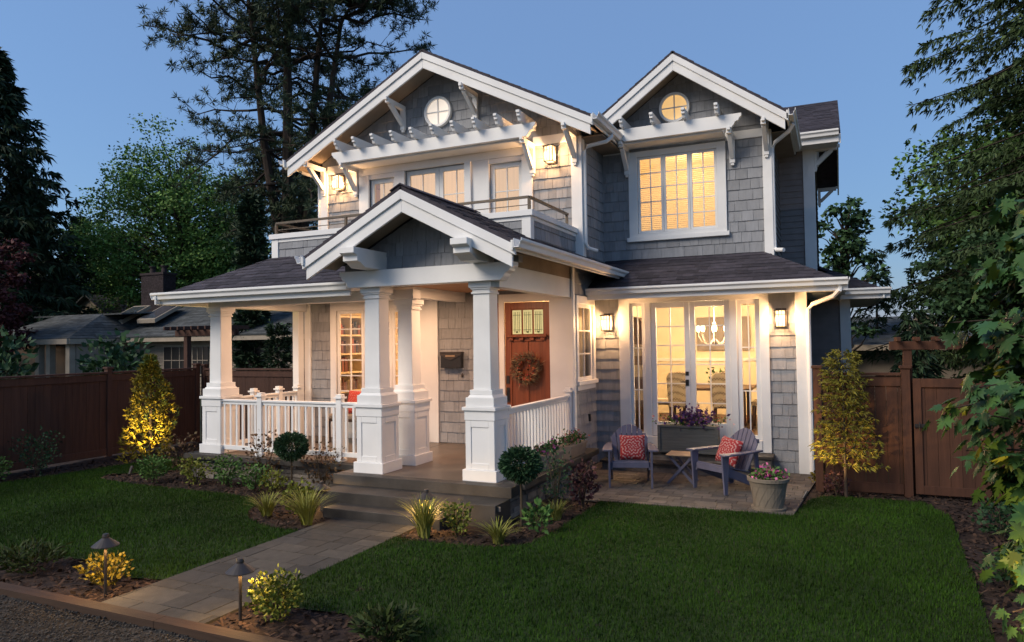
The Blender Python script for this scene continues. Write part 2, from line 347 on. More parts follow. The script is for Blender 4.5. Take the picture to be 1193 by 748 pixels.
def lawn(poly, dens, lab, nm):
    sheet('lawn', poly, .024, M['lawnbase'])
    P = np.array(poly); x0, y0 = P.min(0); x1, y1 = P.max(0); n = int((x1-x0)*(y1-y0)*dens)
    px = x0+(x1-x0)*RNG.random(n); py = y0+(y1-y0)*RNG.random(n)
    k = inside(px+RNG.normal(0, .015, n), py+RNG.normal(0, .015, n), poly); px, py = px[k], py[k]; n = len(px)
    patch = .5+.5*np.sin(px*2.1+np.sin(py*1.7)*1.3)*np.sin(py*2.6+np.sin(px*1.1))
    h = (.022+.024*RNG.random(n))*(.85+.3*patch); a = RNG.random(n)*2*PI; ln = RNG.normal(0, .45, n)*h; wd = .0024+.0022*RNG.random(n)
    bx, by = np.cos(a)*wd, np.sin(a)*wd; lx, ly = -np.sin(a)*ln, np.cos(a)*ln
    V = np.empty((n, 3, 3)); V[:, 0] = np.stack([px-bx, py-by, np.full(n, .022)], -1); V[:, 1] = np.stack([px+bx, py+by, np.full(n, .022)], -1)
    V[:, 2] = np.stack([px+lx, py+ly, .022+h], -1)
    o = mesh_np('grass', V, np.arange(3*n).reshape(n, 3), M['grass']); tag(o, lab, 'grass', kind='stuff')
lawn(LAWN_L, 4800, 'short mown green grass left of the paved path', 'l'); lawn(LAWN_R, 4800, 'short mown green grass right of the path, below the patio', 'r')
# bark chips on the bed
def chips(n):
    px = -13.4+16.4*RNG.random(n); py = 4.2+8*RNG.random(n)
    k = ~inside(px, py, LAWN_L) & ~inside(px, py, LAWN_R) & ~((px > -5.92) & (px < -4.64) & (py < 7.6)) & ~((px > -10.2) & (px < -3.7) & (py > 8.75)) & ~((px > -6.6) & (px < -3.7) & (py > 7.4)) & ~((px > -3.75) & (px < -.3) & (py > 9.5))
    px, py = px[k], py[k]; n = len(px); a = RNG.random(n)*2*PI; L = .012+.03*RNG.random(n); W = .006+.010*RNG.random(n); t = RNG.normal(0, .35, n)
    ax = np.stack([np.cos(a)*L, np.sin(a)*L, t*L], -1); b = np.stack([-np.sin(a)*W, np.cos(a)*W, RNG.normal(0, .3, n)*W], -1); c = np.stack([px, py, .012+.02*RNG.random(n)], -1)
    V = np.stack([c-ax-b, c+ax-b, c+ax+b, c-ax+b], 1); o = mesh_np('mulch_chips', V, np.arange(4*n).reshape(n, 4), M['chip']); tag(o, 'brown bark chips covering the planting beds', 'mulch', kind='stuff')
chips(42000)
# path, patio, edging, gravel drive
mb = MB(); mb.box(-5.9, -4.66, 4.14, 7.5, -.03, .012); panel(mb, (-5.9, 4.14, .012), X_, Y_, Z_, rect(0, 1.24, 0, 3.34), (.17, .34), (.22, .55), .018, .018, gap=.008, tj=.002); struct(mb, 'path', M['pathpaver'])
mb = MB(); PAT = [(-3.74, 9.5), (-.52, 9.62), (-.26, 12.58), (-3.98, 12.58), (-3.98, 11.7), (-3.74, 11.6)]
mb.add([(x, y, .012) for x, y in PAT], [tuple(range(6))])
panel(mb, (-4.0, 9.5, .012), X_, Y_, Z_, [(.26, 0), (3.48, .12), (3.74, 3.08), (.02, 3.08), (.02, 2.2)], .165, (.18, .32), .018, .018, gap=.007, tj=.002); struct(mb, 'patio', M['paver'])
mb = MB(); mb.box(-16, -5.0, 4.01, 4.13, -.05, .07); mb.box(-4.995, 4, 4.01, 4.13, -.05, .07); struct(mb, 'kerb', M['edging'])
grid_sheet('driveway', -16, 4, 1.5, 4.01, .06, .0, .02, M['gravel'])
def pebbles(n):
    px = -9+6*RNG.random(n); py = 3.0+1.0*RNG.random(n); r = .006+.009*RNG.random(n)
    o6 = np.array([(1,0,0),(-1,0,0),(0,1,0),(0,-1,0),(0,0,.7),(0,0,-.7)]); f8 = np.array([(0,2,4),(2,1,4),(1,3,4),(3,0,4),(2,0,5),(1,2,5),(3,1,5),(0,3,5)])
    V = np.stack([px, py, np.full(n, .012)+.008*RNG.random(n)], -1)[:, None]+o6[None]*(r[:, None, None]*(.7+.6*RNG.random((n, 6, 1))))
    F = (f8[None]+6*np.arange(n)[:, None, None]).reshape(-1, 3); o = mesh_np('loose_gravel', V, F, M['pebble']); tag(o, 'loose dark gravel of the drive in front of the timber edging', 'gravel', kind='stuff')
pebbles(9000)
# =================================================================== HOUSE
HS = thing('house', 'two-storey grey shingled craftsman house with white trim and lit porch', 'house', (-5, 12, 0))
def part(mb, name, m, parent=None, bevel=.004, **k): return mb.build(name, M[m], parent or HS, bevel=bevel, **k)
def wbox(name, *a, m='white', parent=None): return part(MB().box(*a), name, m, parent)
# ---- roofs -----------------------------------------------------------------
def roof(O, S, T, N, region, name='roof'):
    b = MB(); slab(b, O, S, T, N, region, .05); panel(b, O, S, T, N, region, .135, (.16, .42), .010, .002, gap=0, tj=.004); return part(b, name, 'roof', bevel=0)
def sl(k): c = 1/math.sqrt(1+k*k); return c, k*c
c1, s1 = sl(.528)
f_ = lambda d: d/c1
roof((-10.48, 8.55, 3.15), X_, (0, c1, s1), (0, -s1, c1), [(0, 0), (4.4, 0), (4.4, f_(1.3)), (1.3, f_(1.3))])
roof((-10.48, 14, 3.15), (0, -1, 0), (c1, 0, s1), (-s1, 0, c1), [(0, 0), (5.45, 0), (4.15, f_(1.3)), (0, f_(1.3))])
roof((-4.0, 12.05, 3.15), X_, (0, c1, s1), (0, -s1, c1), [(0, 0), (4.12, 0), (2.9, f_(1.22)), (0, f_(1.22))])
roof((.12, 12.05, 3.15), Y_, (-c1, 0, s1), (s1, 0, c1), [(0, 0), (3.4, 0), (3.4, f_(1.1)), (1.1, f_(1.1))])
roof((-.9, 14.95, 3.15), X_, (0, c1, s1), (0, -s1, c1), [(0, 0), (1.78, 0), (1.0, f_(.78)), (0, f_(.78))])
roof((.88, 14.95, 3.15), Y_, (-c1, 0, s1), (s1, 0, c1), [(0, 0), (6, 0), (6, f_(1.2)), (1.2, f_(1.2))])
cp, sp = sl(.515)
lp = 1.64/cp
roof((-3.5, 7.84, 3.485), Y_, (-cp, 0, sp), (sp, 0, cp), [(0, 0), (2.03, 0), (2.03, lp), (0, lp)])
roof((-3.5, 9.87, 3.485), Y_, (-cp, 0, sp), (sp, 0, cp), [(0, 0), (2.8, 0), (3.38, .6), (2.1, .58/cp), (0, .66/cp)])
roof((-6.78, 7.84, 3.485), (0, 1, 0), (cp, 0, sp), (-sp, 0, cp), [(0, 0), (2.03, 0), (2.03, lp), (0, lp)])
part(MB().prism([(-.16, -.06), (0, .022), (.16, -.06), (.16, -.08), (0, .002), (-.16, -.08)], lambda a, b, k: (-5.14+a, 7.82+k*2.04, 4.345+b)), 'ridge_cap', 'roof')
cm, sm = sl(.52); lm = 3.31/cm
roof((-3.58, 11.28, 6.04), Y_, (-cm, 0, sm), (sm, 0, cm), [(0, 0), (7, 0), (7, lm), (0, lm)])
roof((-10.2, 11.28, 6.04), Y_, (cm, 0, sm), (-sm, 0, cm), [(0, 0), (9.5, 0), (9.5, lm), (0, lm)])
cdm, sdm = sl(.715); ld = 1.9/cdm
roof((-.6, 12.63, 6.06), Y_, (-cdm, 0, sdm), (sdm, 0, cdm), [(0, 0), (4.2, 0), (4.2, ld), (0, ld)])
roof((-4.07, 12.63, 7.42-.715*1.57), Y_, (cdm, 0, sdm), (-sdm, 0, cdm), [(0, 0), (4.2, 0), (4.2, 1.57/cdm), (0, 1.57/cdm)])
roof((-4.0, 15.18, 6.29), X_, (0, cm, sm), (0, -sm, cm), [(0, 0), (4.22, 0), (4.22, 2.82/cm), (0, 2.82/cm)])
roof((.22, 20.82, 6.29), (-1, 0, 0), (0, -cm, sm), (0, sm, cm), [(0, 0), (8, 0), (8, 2.82/cm), (0, 2.82/cm)])
# ---- barge boards: upper fascia and lower board, plumb cut
def barge(xa, za, xe, k, yb, d1=.125, d2=.17, cut=.05):
    sg = 1 if xe > xa else -1; L = abs(xe-xa)
    z = lambda x: za-.05-k*abs(x-xa)
    b = MB(); b.prism([(xa, z(xa)), (xe, z(xe)), (xe, z(xe)-d1), (xa, z(xa)-d1)], lambda a, c, q: (a, yb+.05*q, c)); lo = part(b, 'barge_board', 'white')
    b = MB(); xe2 = xe-sg*cut
    b.prism([(xa, z(xa)-d1), (xe2, z(xe2)-d1), (xe2, z(xe2)-d1-d2), (xa, z(xa)-d1-d2)], lambda a, c, q: (a, yb+.028+.04*q, c)); part(b, 'lower_board', 'white', lo)
    # soffit boards under the overhang
for sx in (-3.5, -6.78): barge(-5.14, 4.33, sx, .515, 7.83)
for sx in (-3.58, -10.2): barge(-6.89, 7.76, sx, .52, 11.27)
barge(-2.5, 7.42, -.6, .715, 12.62); barge(-2.5, 7.42, -4.05, .715, 12.62)
def soffit(xa, za, xe, k, y0, y1, d=.17):
    z = lambda x: za-d-k*abs(x-xa)
    part(MB().prism([(xa, z(xa)), (xe, z(xe)), (xe, z(xe)-.02), (xa, z(xa)-.02)], lambda a, c, q: (a, y0+(y1-y0)*q, c)), 'soffit', 'ply', bevel=0)
for sx in (-3.6, -6.68): soffit(-5.14, 4.33, sx, .515, 7.95, 8.45)
for sx in (-3.68, -10.1): soffit(-6.89, 7.76, sx, .52, 11.4, 11.9)
for sx in (-.7, -4.0): soffit(-2.5, 7.42, sx, .715, 12.75, 13.23)
# side eave soffits of the main roofs
part(MB().box(-4.03, -3.6, 11.9, 13.3, 5.86, 5.88), 'soffit', 'ply'); part(MB().box(-.95, -.62, 13.25, 15.2, 5.88, 5.9), 'soffit', 'ply')  # brown instead of white: the shadow under these eaves put into the colour
part(MB().box(-.95, .16, 15.2, 15.7, 6.1, 6.12), 'soffit', 'white')
# ---- gutters ---------------------------------------------------------------
def gutter(p, q, out, fas=.085, name='gutter'):
    p, q, o = Vector(p), Vector(q), Vector(out)
    prof = [(0, 0), (0, -.115), (.075, -.115), (.085, -.06), (.115, -.035), (.115, 0), (.103, 0), (.10, -.03), (.07, -.1), (.012, -.1), (.012, 0)]
    b = MB(); b.prism(prof, lambda a, c, k: (p if k == 0 else q)+o*a+Vector((0, 0, c)))
    g = part(b, name, 'white')
    if fas: 
        f2 = [(-.035, -.02), (-.003, -.02), (-.003, -.115-fas), (-.035, -.115-fas)]
        part(MB().prism(f2, lambda a, c, k: (p if k == 0 else q)+o*a+Vector((0, 0, c))), 'fascia', 'white', g)
gutter((-10.58, 8.54, 3.175), (-6.5, 8.54, 3.175), (0, -1, 0)); gutter((-10.5, 13.5, 3.175), (-10.5, 8.44, 3.175), (-1, 0, 0))
gutter((-3.99, 12.04, 3.175), (.22, 12.04, 3.175), (0, -1, 0)); gutter((.135, 12.0, 3.175), (.135, 15.4, 3.175), (1, 0, 0))
gutter((-.4, 14.94, 3.175), (.98, 14.94, 3.175), (0, -1, 0)); gutter((.89, 14.9, 3.175), (.89, 20, 3.175), (1, 0, 0))
gutter((-3.505, 7.79, 3.51), (-3.505, 12.82, 3.51), (1, 0, 0), fas=.03); gutter((-6.775, 8.3, 3.51), (-6.775, 7.8, 3.51), (-1, 0, 0), fas=.03)
gutter((-3.575, 11.26, 6.07), (-3.575, 12.95, 6.07), (1, 0, 0), fas=.05); gutter((-10.205, 14, 6.07), (-10.205, 11.22, 6.07), (-1, 0, 0), fas=.05)
gutter((-.595, 12.62, 6.09), (-.595, 15.2, 6.09), (1, 0, 0), fas=.05); gutter((-.62, 15.17, 6.315), (.19, 15.17, 6.315), (0, -1, 0), fas=.12)
def downspout(pts, r=.036): part(MB().tube(pts, r, 8), 'downspout', 'white', bevel=0)
downspout([(.1, 12.0, 3.08), (.1, 12.0, 2.98), (.02, 12.12, 2.9), (-.3, 12.5, 2.8), (-.365, 12.56, 2.72), (-.37, 12.56, 2.6), (-.37, 12.56, .06)])
downspout([(-3.52, 12.2, 5.97), (-3.52, 12.2, 5.9), (-3.6, 12.12, 5.8), (-3.9, 11.97, 5.72), (-3.965, 11.96, 5.62), (-3.965, 11.96, 3.98), (-3.93, 12.0, 3.9), (-3.84, 12.2, 3.87)])
downspout([(-.54, 13.0, 6.0), (-.54, 13.0, 5.92), (-.62, 13.05, 5.82), (-.85, 13.2, 5.7), (-.91, 13.26, 5.6), (-.91, 13.26, 3.86), (-.87, 13.2, 3.8), (-.75, 13.1, 3.78)])
downspout([(-10.15, 11.7, 5.97), (-10.1, 11.7, 5.88), (-9.9, 11.85, 5.8), (-9.82, 11.9, 5.7), (-9.82, 11.9, 3.8)])
# ---- walls -----------------------------------------------------------------
def shingle_wall(O, S, N, region, holes=(), rect_back=None, th=.12, name='wall', m='shingle', expo=.19):
    b = MB()
    if rect_back: wallbox(b, O, S, N, rect_back, holes, th)
    else: slab(b, O, S, Z_, N, region, th)
    if m == 'shingle': panel(b, O, S, Z_, N, region, expo, (.09, .25), .018, .004, holes, gap=.0055, jit=.002, tj=.003)
    else: panel(b, O, S, Z_, N, region, .125, (2.2, 4.5), .016, .002, holes, gap=.003)
    return part(b, name, m, bevel=0)
F_ = (0, -1, 0)
# ground front wall, Y=11.4
WIN = (.75+0, 2.70, .95, 2.92)          # s from X=-9.75
DOOR = (4.36, 5.32, .42, 2.96)
shingle_wall((-9.75, 11.4, 0), X_, F_, rect(0, 5.72, .42, 3.3), [(.62, 2.98, .45, 3.3), (3.9, 5.72, .42, 3.3), WIN], rect_back=(0, 5.72, .42, 3.3)) if False else None
b = MB(); wallbox(b, (-9.75, 11.4, 0), X_, F_, (0, 5.72, .42, 3.4), [WIN, DOOR], .12)
panel(b, (-9.75, 11.4, 0), X_, Z_, F_, rect(.12, 4.1, .43, 3.3), .19, (.09, .25), .018, .004, [(.6, 3.1, .4, 3.4)], gap=.0055, jit=.002, tj=.003)
part(b, 'wall', 'shingle', bevel=0)
# left porch window casing (white surround)
wbox('window_casing', -9.14, -9.0, 11.36, 11.4, .42, 3.1); wbox('window_casing', -7.05, -6.67, 11.36, 11.4, .42, 3.1)
wbox('window_casing', -9.0, -7.05, 11.36, 11.4, 2.92, 3.1); wbox('window_casing', -9.0, -7.05, 11.36, 11.4, .42, .92); wbox('sill', -9.06, -7.0, 11.3, 11.4, .92, .97)
wbox('corner_board', -9.79, -9.64, 11.36, 11.41, .42, 3.3); wbox('corner_board', -9.79, -9.752, 11.41, 11.56, .42, 3.3)
def window_grid(name, x0, x1, y, z0, z1, nu, nv, fr=.06, bar=.022, parent=None, glass='glass', axis='x'):
    """sash with glazing bars and one glass sheet; faces -Y (axis x) or +X (axis y)"""
    f = MB(); dp = .04
    def B(a0, a1, c0, c1, d0, d1):
        if axis == 'x': f.box(a0, a1, y+d0, y+d1, c0, c1)
        else: f.box(y-d1, y-d0, a0, a1, c0, c1)
    B(x0, x0+fr, z0, z1, 0, dp); B(x1-fr, x1, z0, z1, 0, dp); B(x0+fr, x1-fr, z0, z0+fr, 0, dp); B(x0+fr, x1-fr, z1-fr, z1, 0, dp)
    fo = part(f, name, 'white', parent)
    if nu*nv > 1:
        f = MB()
        for i in range(1, nu):
            c = x0+fr+(x1-x0-2*fr)*i/nu; B(c-bar/2, c+bar/2, z0+fr, z1-fr, .008, .036)
        for j in range(1, nv):
            c = z0+fr+(z1-z0-2*fr)*j/nv; B(x0+fr, x1-fr, c-bar/2, c+bar/2, .010, .034)
        part(f, 'glazing_bar', 'white', fo, bevel=0)
    g = MB()
    if axis == 'x': g.add([(x0+fr, y+.022, z0+fr), (x1-fr, y+.022, z0+fr), (x1-fr, y+.022, z1-fr), (x0+fr, y+.022, z1-fr)], [(0, 1, 2, 3)])
    else: g.add([(y-.022, x0+fr, z0+fr), (y-.022, x1-fr, z0+fr), (y-.022, x1-fr, z1-fr), (y-.022, x0+fr, z1-fr)], [(0, 1, 2, 3)])
    part(g, 'pane', glass, fo, bevel=0)
    return fo
for i in range(3): window_grid('window', -8.995+.65*i, -8.995+.65*(i+1)-.008, 11.4, .97, 2.92, 2, 6)
# front door
FD = part(MB().box(-5.31, -4.46, 11.42, 11.47, .45, 2.95), 'front_door', 'door')
b = MB()
for x0, x1 in ((-5.31, -5.19), (-4.58, -4.46)): b.box(x0, x1, 11.400, 11.419, .45, 2.95)
for z0, z1 in ((.45, .66), (2.83, 2.95), (2.26, 2.34)): b.box(-5.19, -4.58, 11.401, 11.419, z0, z1)
b.box(-4.9, -4.87, 11.4, 11.419, .66, 2.26); part(b, 'panel_frame', 'door', FD)
b = MB(); b.box(-5.27, -4.5, 11.32, 11.40, 2.335, 2.375)
for i in range(4): b.box(-5.22+.2*i, -5.14+.2*i, 11.35, 11.4, 2.28, 2.335)
part(b, 'shelf', 'door', FD)
for i in range(3):
    x0 = -5.165+.205*i; g = part(MB().box(x0, x0+.17, 11.405, 11.418, 2.39, 2.81), 'leaded_light', 'artglass', FD)
    b = MB()
    for q in (.03, .06, .1, .13): b.box(x0+q, x0+q+.008, 11.400, 11.4045, 2.42, 2.78)
    for q in (2.46, 2.72): b.box(x0+.01, x0+.16, 11.399, 11.4035, q, q+.008)
    b.box(x0+.068, x0+.105, 11.398, 11.4025, 2.41, 2.44); part(b, 'came', 'lead', g, bevel=0)
b = MB(); b.box(-5.29, -5.23, 11.385, 11.40, 1.52, 1.66); b.box(-5.29, -5.23, 11.385, 11.40, 1.2, 1.45); b.tube([(-5.26, 11.385, 1.25), (-5.26, 11.34, 1.26), (-5.26, 11.34, 1.38), (-5.26, 11.385, 1.4)], .01, 6); part(b, 'handle', 'black', FD)
wbox('door_casing', -4.455, -4.03, 11.37, 11.41, .42, 3.1); wbox('door_casing', -5.42, -5.315, 11.37, 11.41, .42, 3.1); wbox('door_casing', -5.315, -4.455, 11.37, 11.41, 2.955, 3.1)
part(MB().box(-5.66, -5.425, 11.38, 11.402, .45, 2.95), 'sidelight', 'door'); wbox('door_casing', -5.8, -5.665, 11.37, 11.41, .42, 3.1)
# side wall X=-4.03, Y 11.4..12.6 (faces +X)
SW = (.18, 1.0, 1.56, 2.9)
b = MB(); wallbox(b, (-4.03, 11.4, 0), Y_, X_, (0, 1.3, 0, 3.6), [SW], .12)
panel(b, (-4.03, 11.4, 0), Y_, Z_, X_, rect(.02, 1.22, .02, 3.55), .19, (.09, .25), .018, .004, [(.08, 1.1, 1.42, 3.04)], gap=.0055, jit=.002, tj=.003)
part(b, 'wall', 'shingle', bevel=0)
WS = window_grid('window', 11.58, 12.4, -4.03, 1.56, 2.9, 2, 3, axis='y')
b = MB(); b.box(-4.03, -3.99, 11.48, 11.58, 1.5, 3.03); b.box(-4.03, -3.99, 12.4, 12.5, 1.5, 3.03); b.box(-4.03, -3.985, 11.5, 12.48, 2.9, 3.04); b.box(-4.03, -3.95, 11.46, 12.52, 1.49, 1.56); b.box(-4.03, -3.995, 11.5, 12.48, 1.4, 1.49); part(b, 'casing', 'white', WS)
wbox('corner_board', -4.03, -3.99, 11.3, 11.4, .42, 3.52); part(MB().box(-4.03, -3.985, 12.1, 12.16, .82, .95), 'outlet_box', 'black')
# panel above the portico side beam
part(MB().box(-4.1, -4.04, 8.5, 11.4, 3.31, 3.62), 'side_panel', 'ply'); part(MB().box(-6.24, -6.18, 8.5, 11.4, 3.31, 3.62), 'side_panel', 'ply')
b = MB()
for i in range(9): b.bar((-4.02, 8.1+.52*i, 3.66), (-3.52, 8.1+.52*i, 3.415), .05, .09)
part(b, 'rafter_tail', 'ply', bevel=0)
# dining wall Y=12.6
DH = (.68, 2.90, .55, 2.92)
b = MB(); wallbox(b, (-4.03, 12.6, 0), X_, F_, (0, 3.6, 0, 3.2), [DH], .12)
panel(b, (-4.03, 12.6, 0), X_, Z_, F_, rect(.0, 3.5, .02, 3.05), .19, (.09, .25), .018, .004, [(.48, 3.05, 0, 3.2)], gap=.0055, jit=.002, tj=.003)
part(b, 'wall', 'shingle', bevel=0)
wbox('corner_board', -.57, -.39, 12.56, 12.6, .02, 3.06); wbox('corner_board', -.43, -.39, 12.6, 12.74, .02, 3.06)
wbox('door_casing', -3.56, -3.36, 12.55, 12.6, .34, 3.06); wbox('door_casing', -1.13, -.985, 12.55, 12.6, .34, 3.06); wbox('door_casing', -3.36, -1.13, 12.55, 12.6, 2.92, 3.06); wbox('threshold', -3.36, -1.13, 12.53, 12.6, .34, .545)
wbox('mullion', -3.09, -2.985, 12.555, 12.66, .545, 2.92); wbox('mullion', -1.615, -1.50, 12.555, 12.66, .545, 2.92)
window_grid('sidelight', -3.36, -3.09, 12.585, .55, 2.92, 2, 3, fr=.055, bar=.018); window_grid('sidelight', -1.50, -1.13, 12.585, .55, 2.92, 2, 3, fr=.075, bar=.018)
def french(x0, x1, hand, y=12.585, z0=.555, z1=2.915, bot=.25, fr=.09, nv=6, name='french_door', gl='glass'):
    f = MB(); f.box(x0, x0+fr, y, y+.045, z0, z1); f.box(x1-fr, x1, y, y+.045, z0, z1); f.box(x0+fr, x1-fr, y, y+.045, z0, z0+bot); f.box(x0+fr, x1-fr, y, y+.045, z1-fr, z1)
    fo = part(f, name, 'white'); g = MB()
    c = (x0+x1)/2; g.box(c-.009, c+.009, y+.01, y+.04, z0+bot, z1-fr)
    for j in range(1, nv):
        z = z0+bot+(z1-fr-z0-bot)*j/nv; g.box(x0+fr, x1-fr, y+.012, y+.038, z-.009, z+.009)
    part(g, 'glazing_bar', 'white', fo, bevel=0)
    part(MB().add([(x0+fr, y+.025, z0+bot), (x1-fr, y+.025, z0+bot), (x1-fr, y+.025, z1-fr), (x0+fr, y+.025, z1-fr)], [(0, 1, 2, 3)]), 'pane', gl, fo, bevel=0)
    if hand:
        h = MB(); hx = x1-.055; h.box(hx-.03, hx+.03, y-.014, y, 1.62, 1.69); h.box(hx-.03, hx+.03, y-.014, y, 1.44, 1.55); h.box(hx-.11, hx+.01, y-.045, y-.03, 1.5, 1.52); h.box(hx-.01, hx+.01, y-.045, y-.012, 1.5, 1.52); part(h, 'handle', 'black', fo)
    return fo
french(-2.98, -2.30, True); french(-2.295, -1.62, False)
# steps below the french doors
b = MB(); b.box(-3.72, -.98, 12.2, 12.58, .02, .29); b.box(-3.72, -1.15, 11.9, 12.2, .02, .15); panel(b, (-3.72, 12.2, .02), X_, Z_, F_, rect(0, 2.74, 0, .26), (.05, .09), (.15, .4), .012, .012, tj=.006); part(b, 'patio_steps', 'stone', bevel=0)
part(MB().box(-3.75, -.94, 12.16, 12.56, .29, .335), 'step_tread', 'slab'); part(MB().box(-3.75, -1.12, 11.86, 12.185, .15, .19), 'step_tread', 'slab')
# dining side and wing
shingle_wall((-.43, 12.6, 0), Y_, X_, rect(.14, 2.8, .02, 3.1), m='lap'); shingle_wall((-.45, 15.4, 0), X_, F_, rect(0, .72, .02, 3.1), m='lap', th=.1); shingle_wall((.27, 15.4, 0), Y_, X_, rect(0.0, 5, .02, 3.1), m='lap', th=.1)
wbox('corner_board', .12, .30, 15.36, 15.4, .02, 3.06); wbox('corner_board', .27, .31, 15.4, 15.54, .02, 3.06)
part(MB().box(-.43, .1, 12.1, 15.4, 3.0, 3.02), 'soffit', 'white'); part(MB().box(-.43, .88, 14.98, 15.4, 3.0, 3.02), 'soffit', 'white'); part(MB().box(.27, .86, 15.4, 20, 3.0, 3.02), 'soffit', 'white')
part(MB().box(-4.0, -.43, 12.08, 12.6, 3.05, 3.07), 'soffit', 'white')
# upper walls
GH = [(1.2, 1.82, 3.5, 5.62), (2.06, 3.57, 3.5, 5.68), (3.93, 4.60, 3.5, 5.62)]
zz = lambda x: 7.76-.2-.52*abs(x+6.89)
b = MB(); wallbox(b, (-9.75, 11.92, 0), X_, F_, (0, 5.72, 3.4, 6.0), GH, .12)
greg = [(0, 6.0), (5.72, 6.0), (5.72, zz(-4.03)), (2.86, zz(-6.89)), (0, zz(-9.75))]
slab(b, (-9.75, 11.92, 0), X_, Z_, F_, greg, .12)
panel(b, (-9.75, 11.92, 0), X_, Z_, F_, [(0, 3.5), (5.72, 3.5)]+greg[2:], .19, (.09, .25), .018, .004, [(.97, 4.80, 3.4, 5.98)], gap=.0055, jit=.002, tj=.003)
part(b, 'wall', 'shingle', bevel=0)
shingle_wall((-4.03, 11.92, 0), Y_, X_, rect(.04, 1.4, 3.4, 5.95)); 
part(MB().box(-9.75, -9.63, 11.41, 18, .4, 3.5), 'wall', 'lap', bevel=0); part(MB().box(-9.75, -9.63, 12.045, 18, 3.5, 6.2), 'wall', 'lap', bevel=0)
zd = lambda x: 7.42-.2-.715*abs(x+2.5)
b = MB(); DW = (.71, 2.16, 4.27, 5.73); wallbox(b, (-4.03, 13.25, 0), X_, F_, (0, 3.075, 3.4, 6.0), [DW], .12)
dreg = [(0, 6.0), (3.075, 6.0), (3.075, zd(-.955)), (1.53, zd(-2.5)), (0, zd(-4.03))]; slab(b, (-4.03, 13.25, 0), X_, Z_, F_, dreg, .12)
panel(b, (-4.03, 13.25, 0), X_, Z_, F_, [(0, 3.6), (3.075, 3.6)]+dreg[2:], .19, (.09, .25), .018, .004, [(.54, 2.34, 4.12, 5.98)], gap=.0055, jit=.002, tj=.003)
part(b, 'wall', 'shingle', bevel=0)
shingle_wall((-.955, 13.25, 0), Y_, X_, rect(.04, 2.5, 3.5, 6.0), m='lap'); shingle_wall((-.955, 15.7, 0), X_, F_, rect(0, .645, 3.4, 6.2), m='lap')
zs = lambda y: 7.76-.2-.52*abs(y-18)
shingle_wall((-.31, 15.7, 0), Y_, X_, [(0, 3.4), (4.8, 3.4), (4.8, zs(20.5)), (2.3, zs(18)), (0, zs(15.7))], m='lap')
wbox('corner_board', -.49, -.27, 15.66, 15.7, 3.4, 6.1); wbox('corner_board', -.31, -.27, 15.7, 15.86, 3.4, 6.15)
wbox('corner_board', -1.07, -.915, 13.21, 13.25, 3.7, 5.95); wbox('corner_board', -.955, -.915, 13.25, 13.38, 3.7, 5.95)
wbox('corner_board', -4.19, -3.99, 11.88, 11.92, 3.7, 5.9); wbox('corner_board', -4.03, -3.99, 11.92, 12.06, 3.7, 5.9); wbox('corner_board', -9.79, -9.6, 11.88, 11.92, 3.5, 5.9)
wbox('frieze', -4.92, -4.2, 11.885, 11.92, 5.83, 5.99); wbox('frieze', -9.6, -8.8, 11.885, 11.92, 5.83, 5.99); wbox('frieze', -1.70, -1.07, 13.215, 13.25, 5.84, 5.99); wbox('frieze', -4.0, -3.5, 13.215, 13.25, 5.84, 5.99)
# gable beams with shaped ends, rafter tails, brackets
def shaped_beam(x0, x1, y0, y1, z0, z1, name='beam'):
    h = z1-z0; e = [(0, 0), (0, .22), (.035, .34), (.05, .5), (.11, .62), (.13, .8), (.17, 1)]
    right = [(x1-a, z1-b_*h) for a, b_ in e]; left = [(x0+a, z1-b_*h) for a, b_ in e][::-1]
    return part(MB().prism(right+left, lambda a, c, k: (a, y0+(y1-y0)*k, c)), name, 'white')
shaped_beam(-9.08, -4.66, 11.37, 11.46, 5.865, 6.10); shaped_beam(-3.62, -1.36, 12.74, 12.82, 5.935, 6.17)
def tail(x, yw, yf, z0, z1):
    p = [(yw, z0), (yw, z1), (yf, z1), (yf, z1-.045), (yf+.03, z1-.05), (yf+.03, z1-.1), (yf+.07, z1-.105), (yf+.09, z0)]
    part(MB().prism(p, lambda a, c, k: (x-.032+.064*k, a, c)), 'rafter_tail', 'white')
for i in range(10): tail(-8.82+.437*i, 11.9, 11.12, 6.102, 6.275)
for i in range(4): tail(-3.45+.565*i, 13.23, 12.5, 6.172, 6.335)
def bracket(x, yw, zt, pr, dr, name='bracket', axis='y'):
    b = MB(); f = (lambda d, z: (x, yw-d, z)) if axis == 'y' else (lambda d, z: (yw+d, x, z))
    b.bar(f(.0, zt-.045), f(pr, zt-.045), .085, .09); b.bar(f(.035, zt-.09), f(.035, zt-dr), .095, .07, (0, 1, 0) if axis == 'y' else (1, 0, 0)); b.bar(f(pr-.1, zt-.08), f(.06, zt-dr+.1), .075, .08)
    b.bar(f(pr-.02, zt-.015), f(pr+.05, zt-.015), .06, .06); b.bar(f(.035, zt-dr), f(.035, zt-dr-.045), .06, .05, (0, 1, 0) if axis == 'y' else (1, 0, 0))
    return part(b, name, 'white')
for x, zt, pr, dr in ((-9.69, 5.97, .6, .55), (-4.11, 5.97, .6, .55), (-7.7, 6.98, .6, .48), (-6.08, 6.98, .6, .48), (-8.86, 5.865, .5, .55), (-4.93, 5.865, .5, .55)): bracket(x, 11.9, zt, pr, dr)
for x, zt, pr, dr in ((-3.52, 5.935, .48, .52), (-1.58, 5.935, .48, .52), (-1.0, 5.99, .56, .5)): bracket(x, 13.23, zt, pr, dr)
for y, zt in ((15.75, 6.15), (17.0, 6.9), (18.9, 6.95), (20.4, 6.2)): bracket(y, -.29, zt, .45, .45, axis='x')
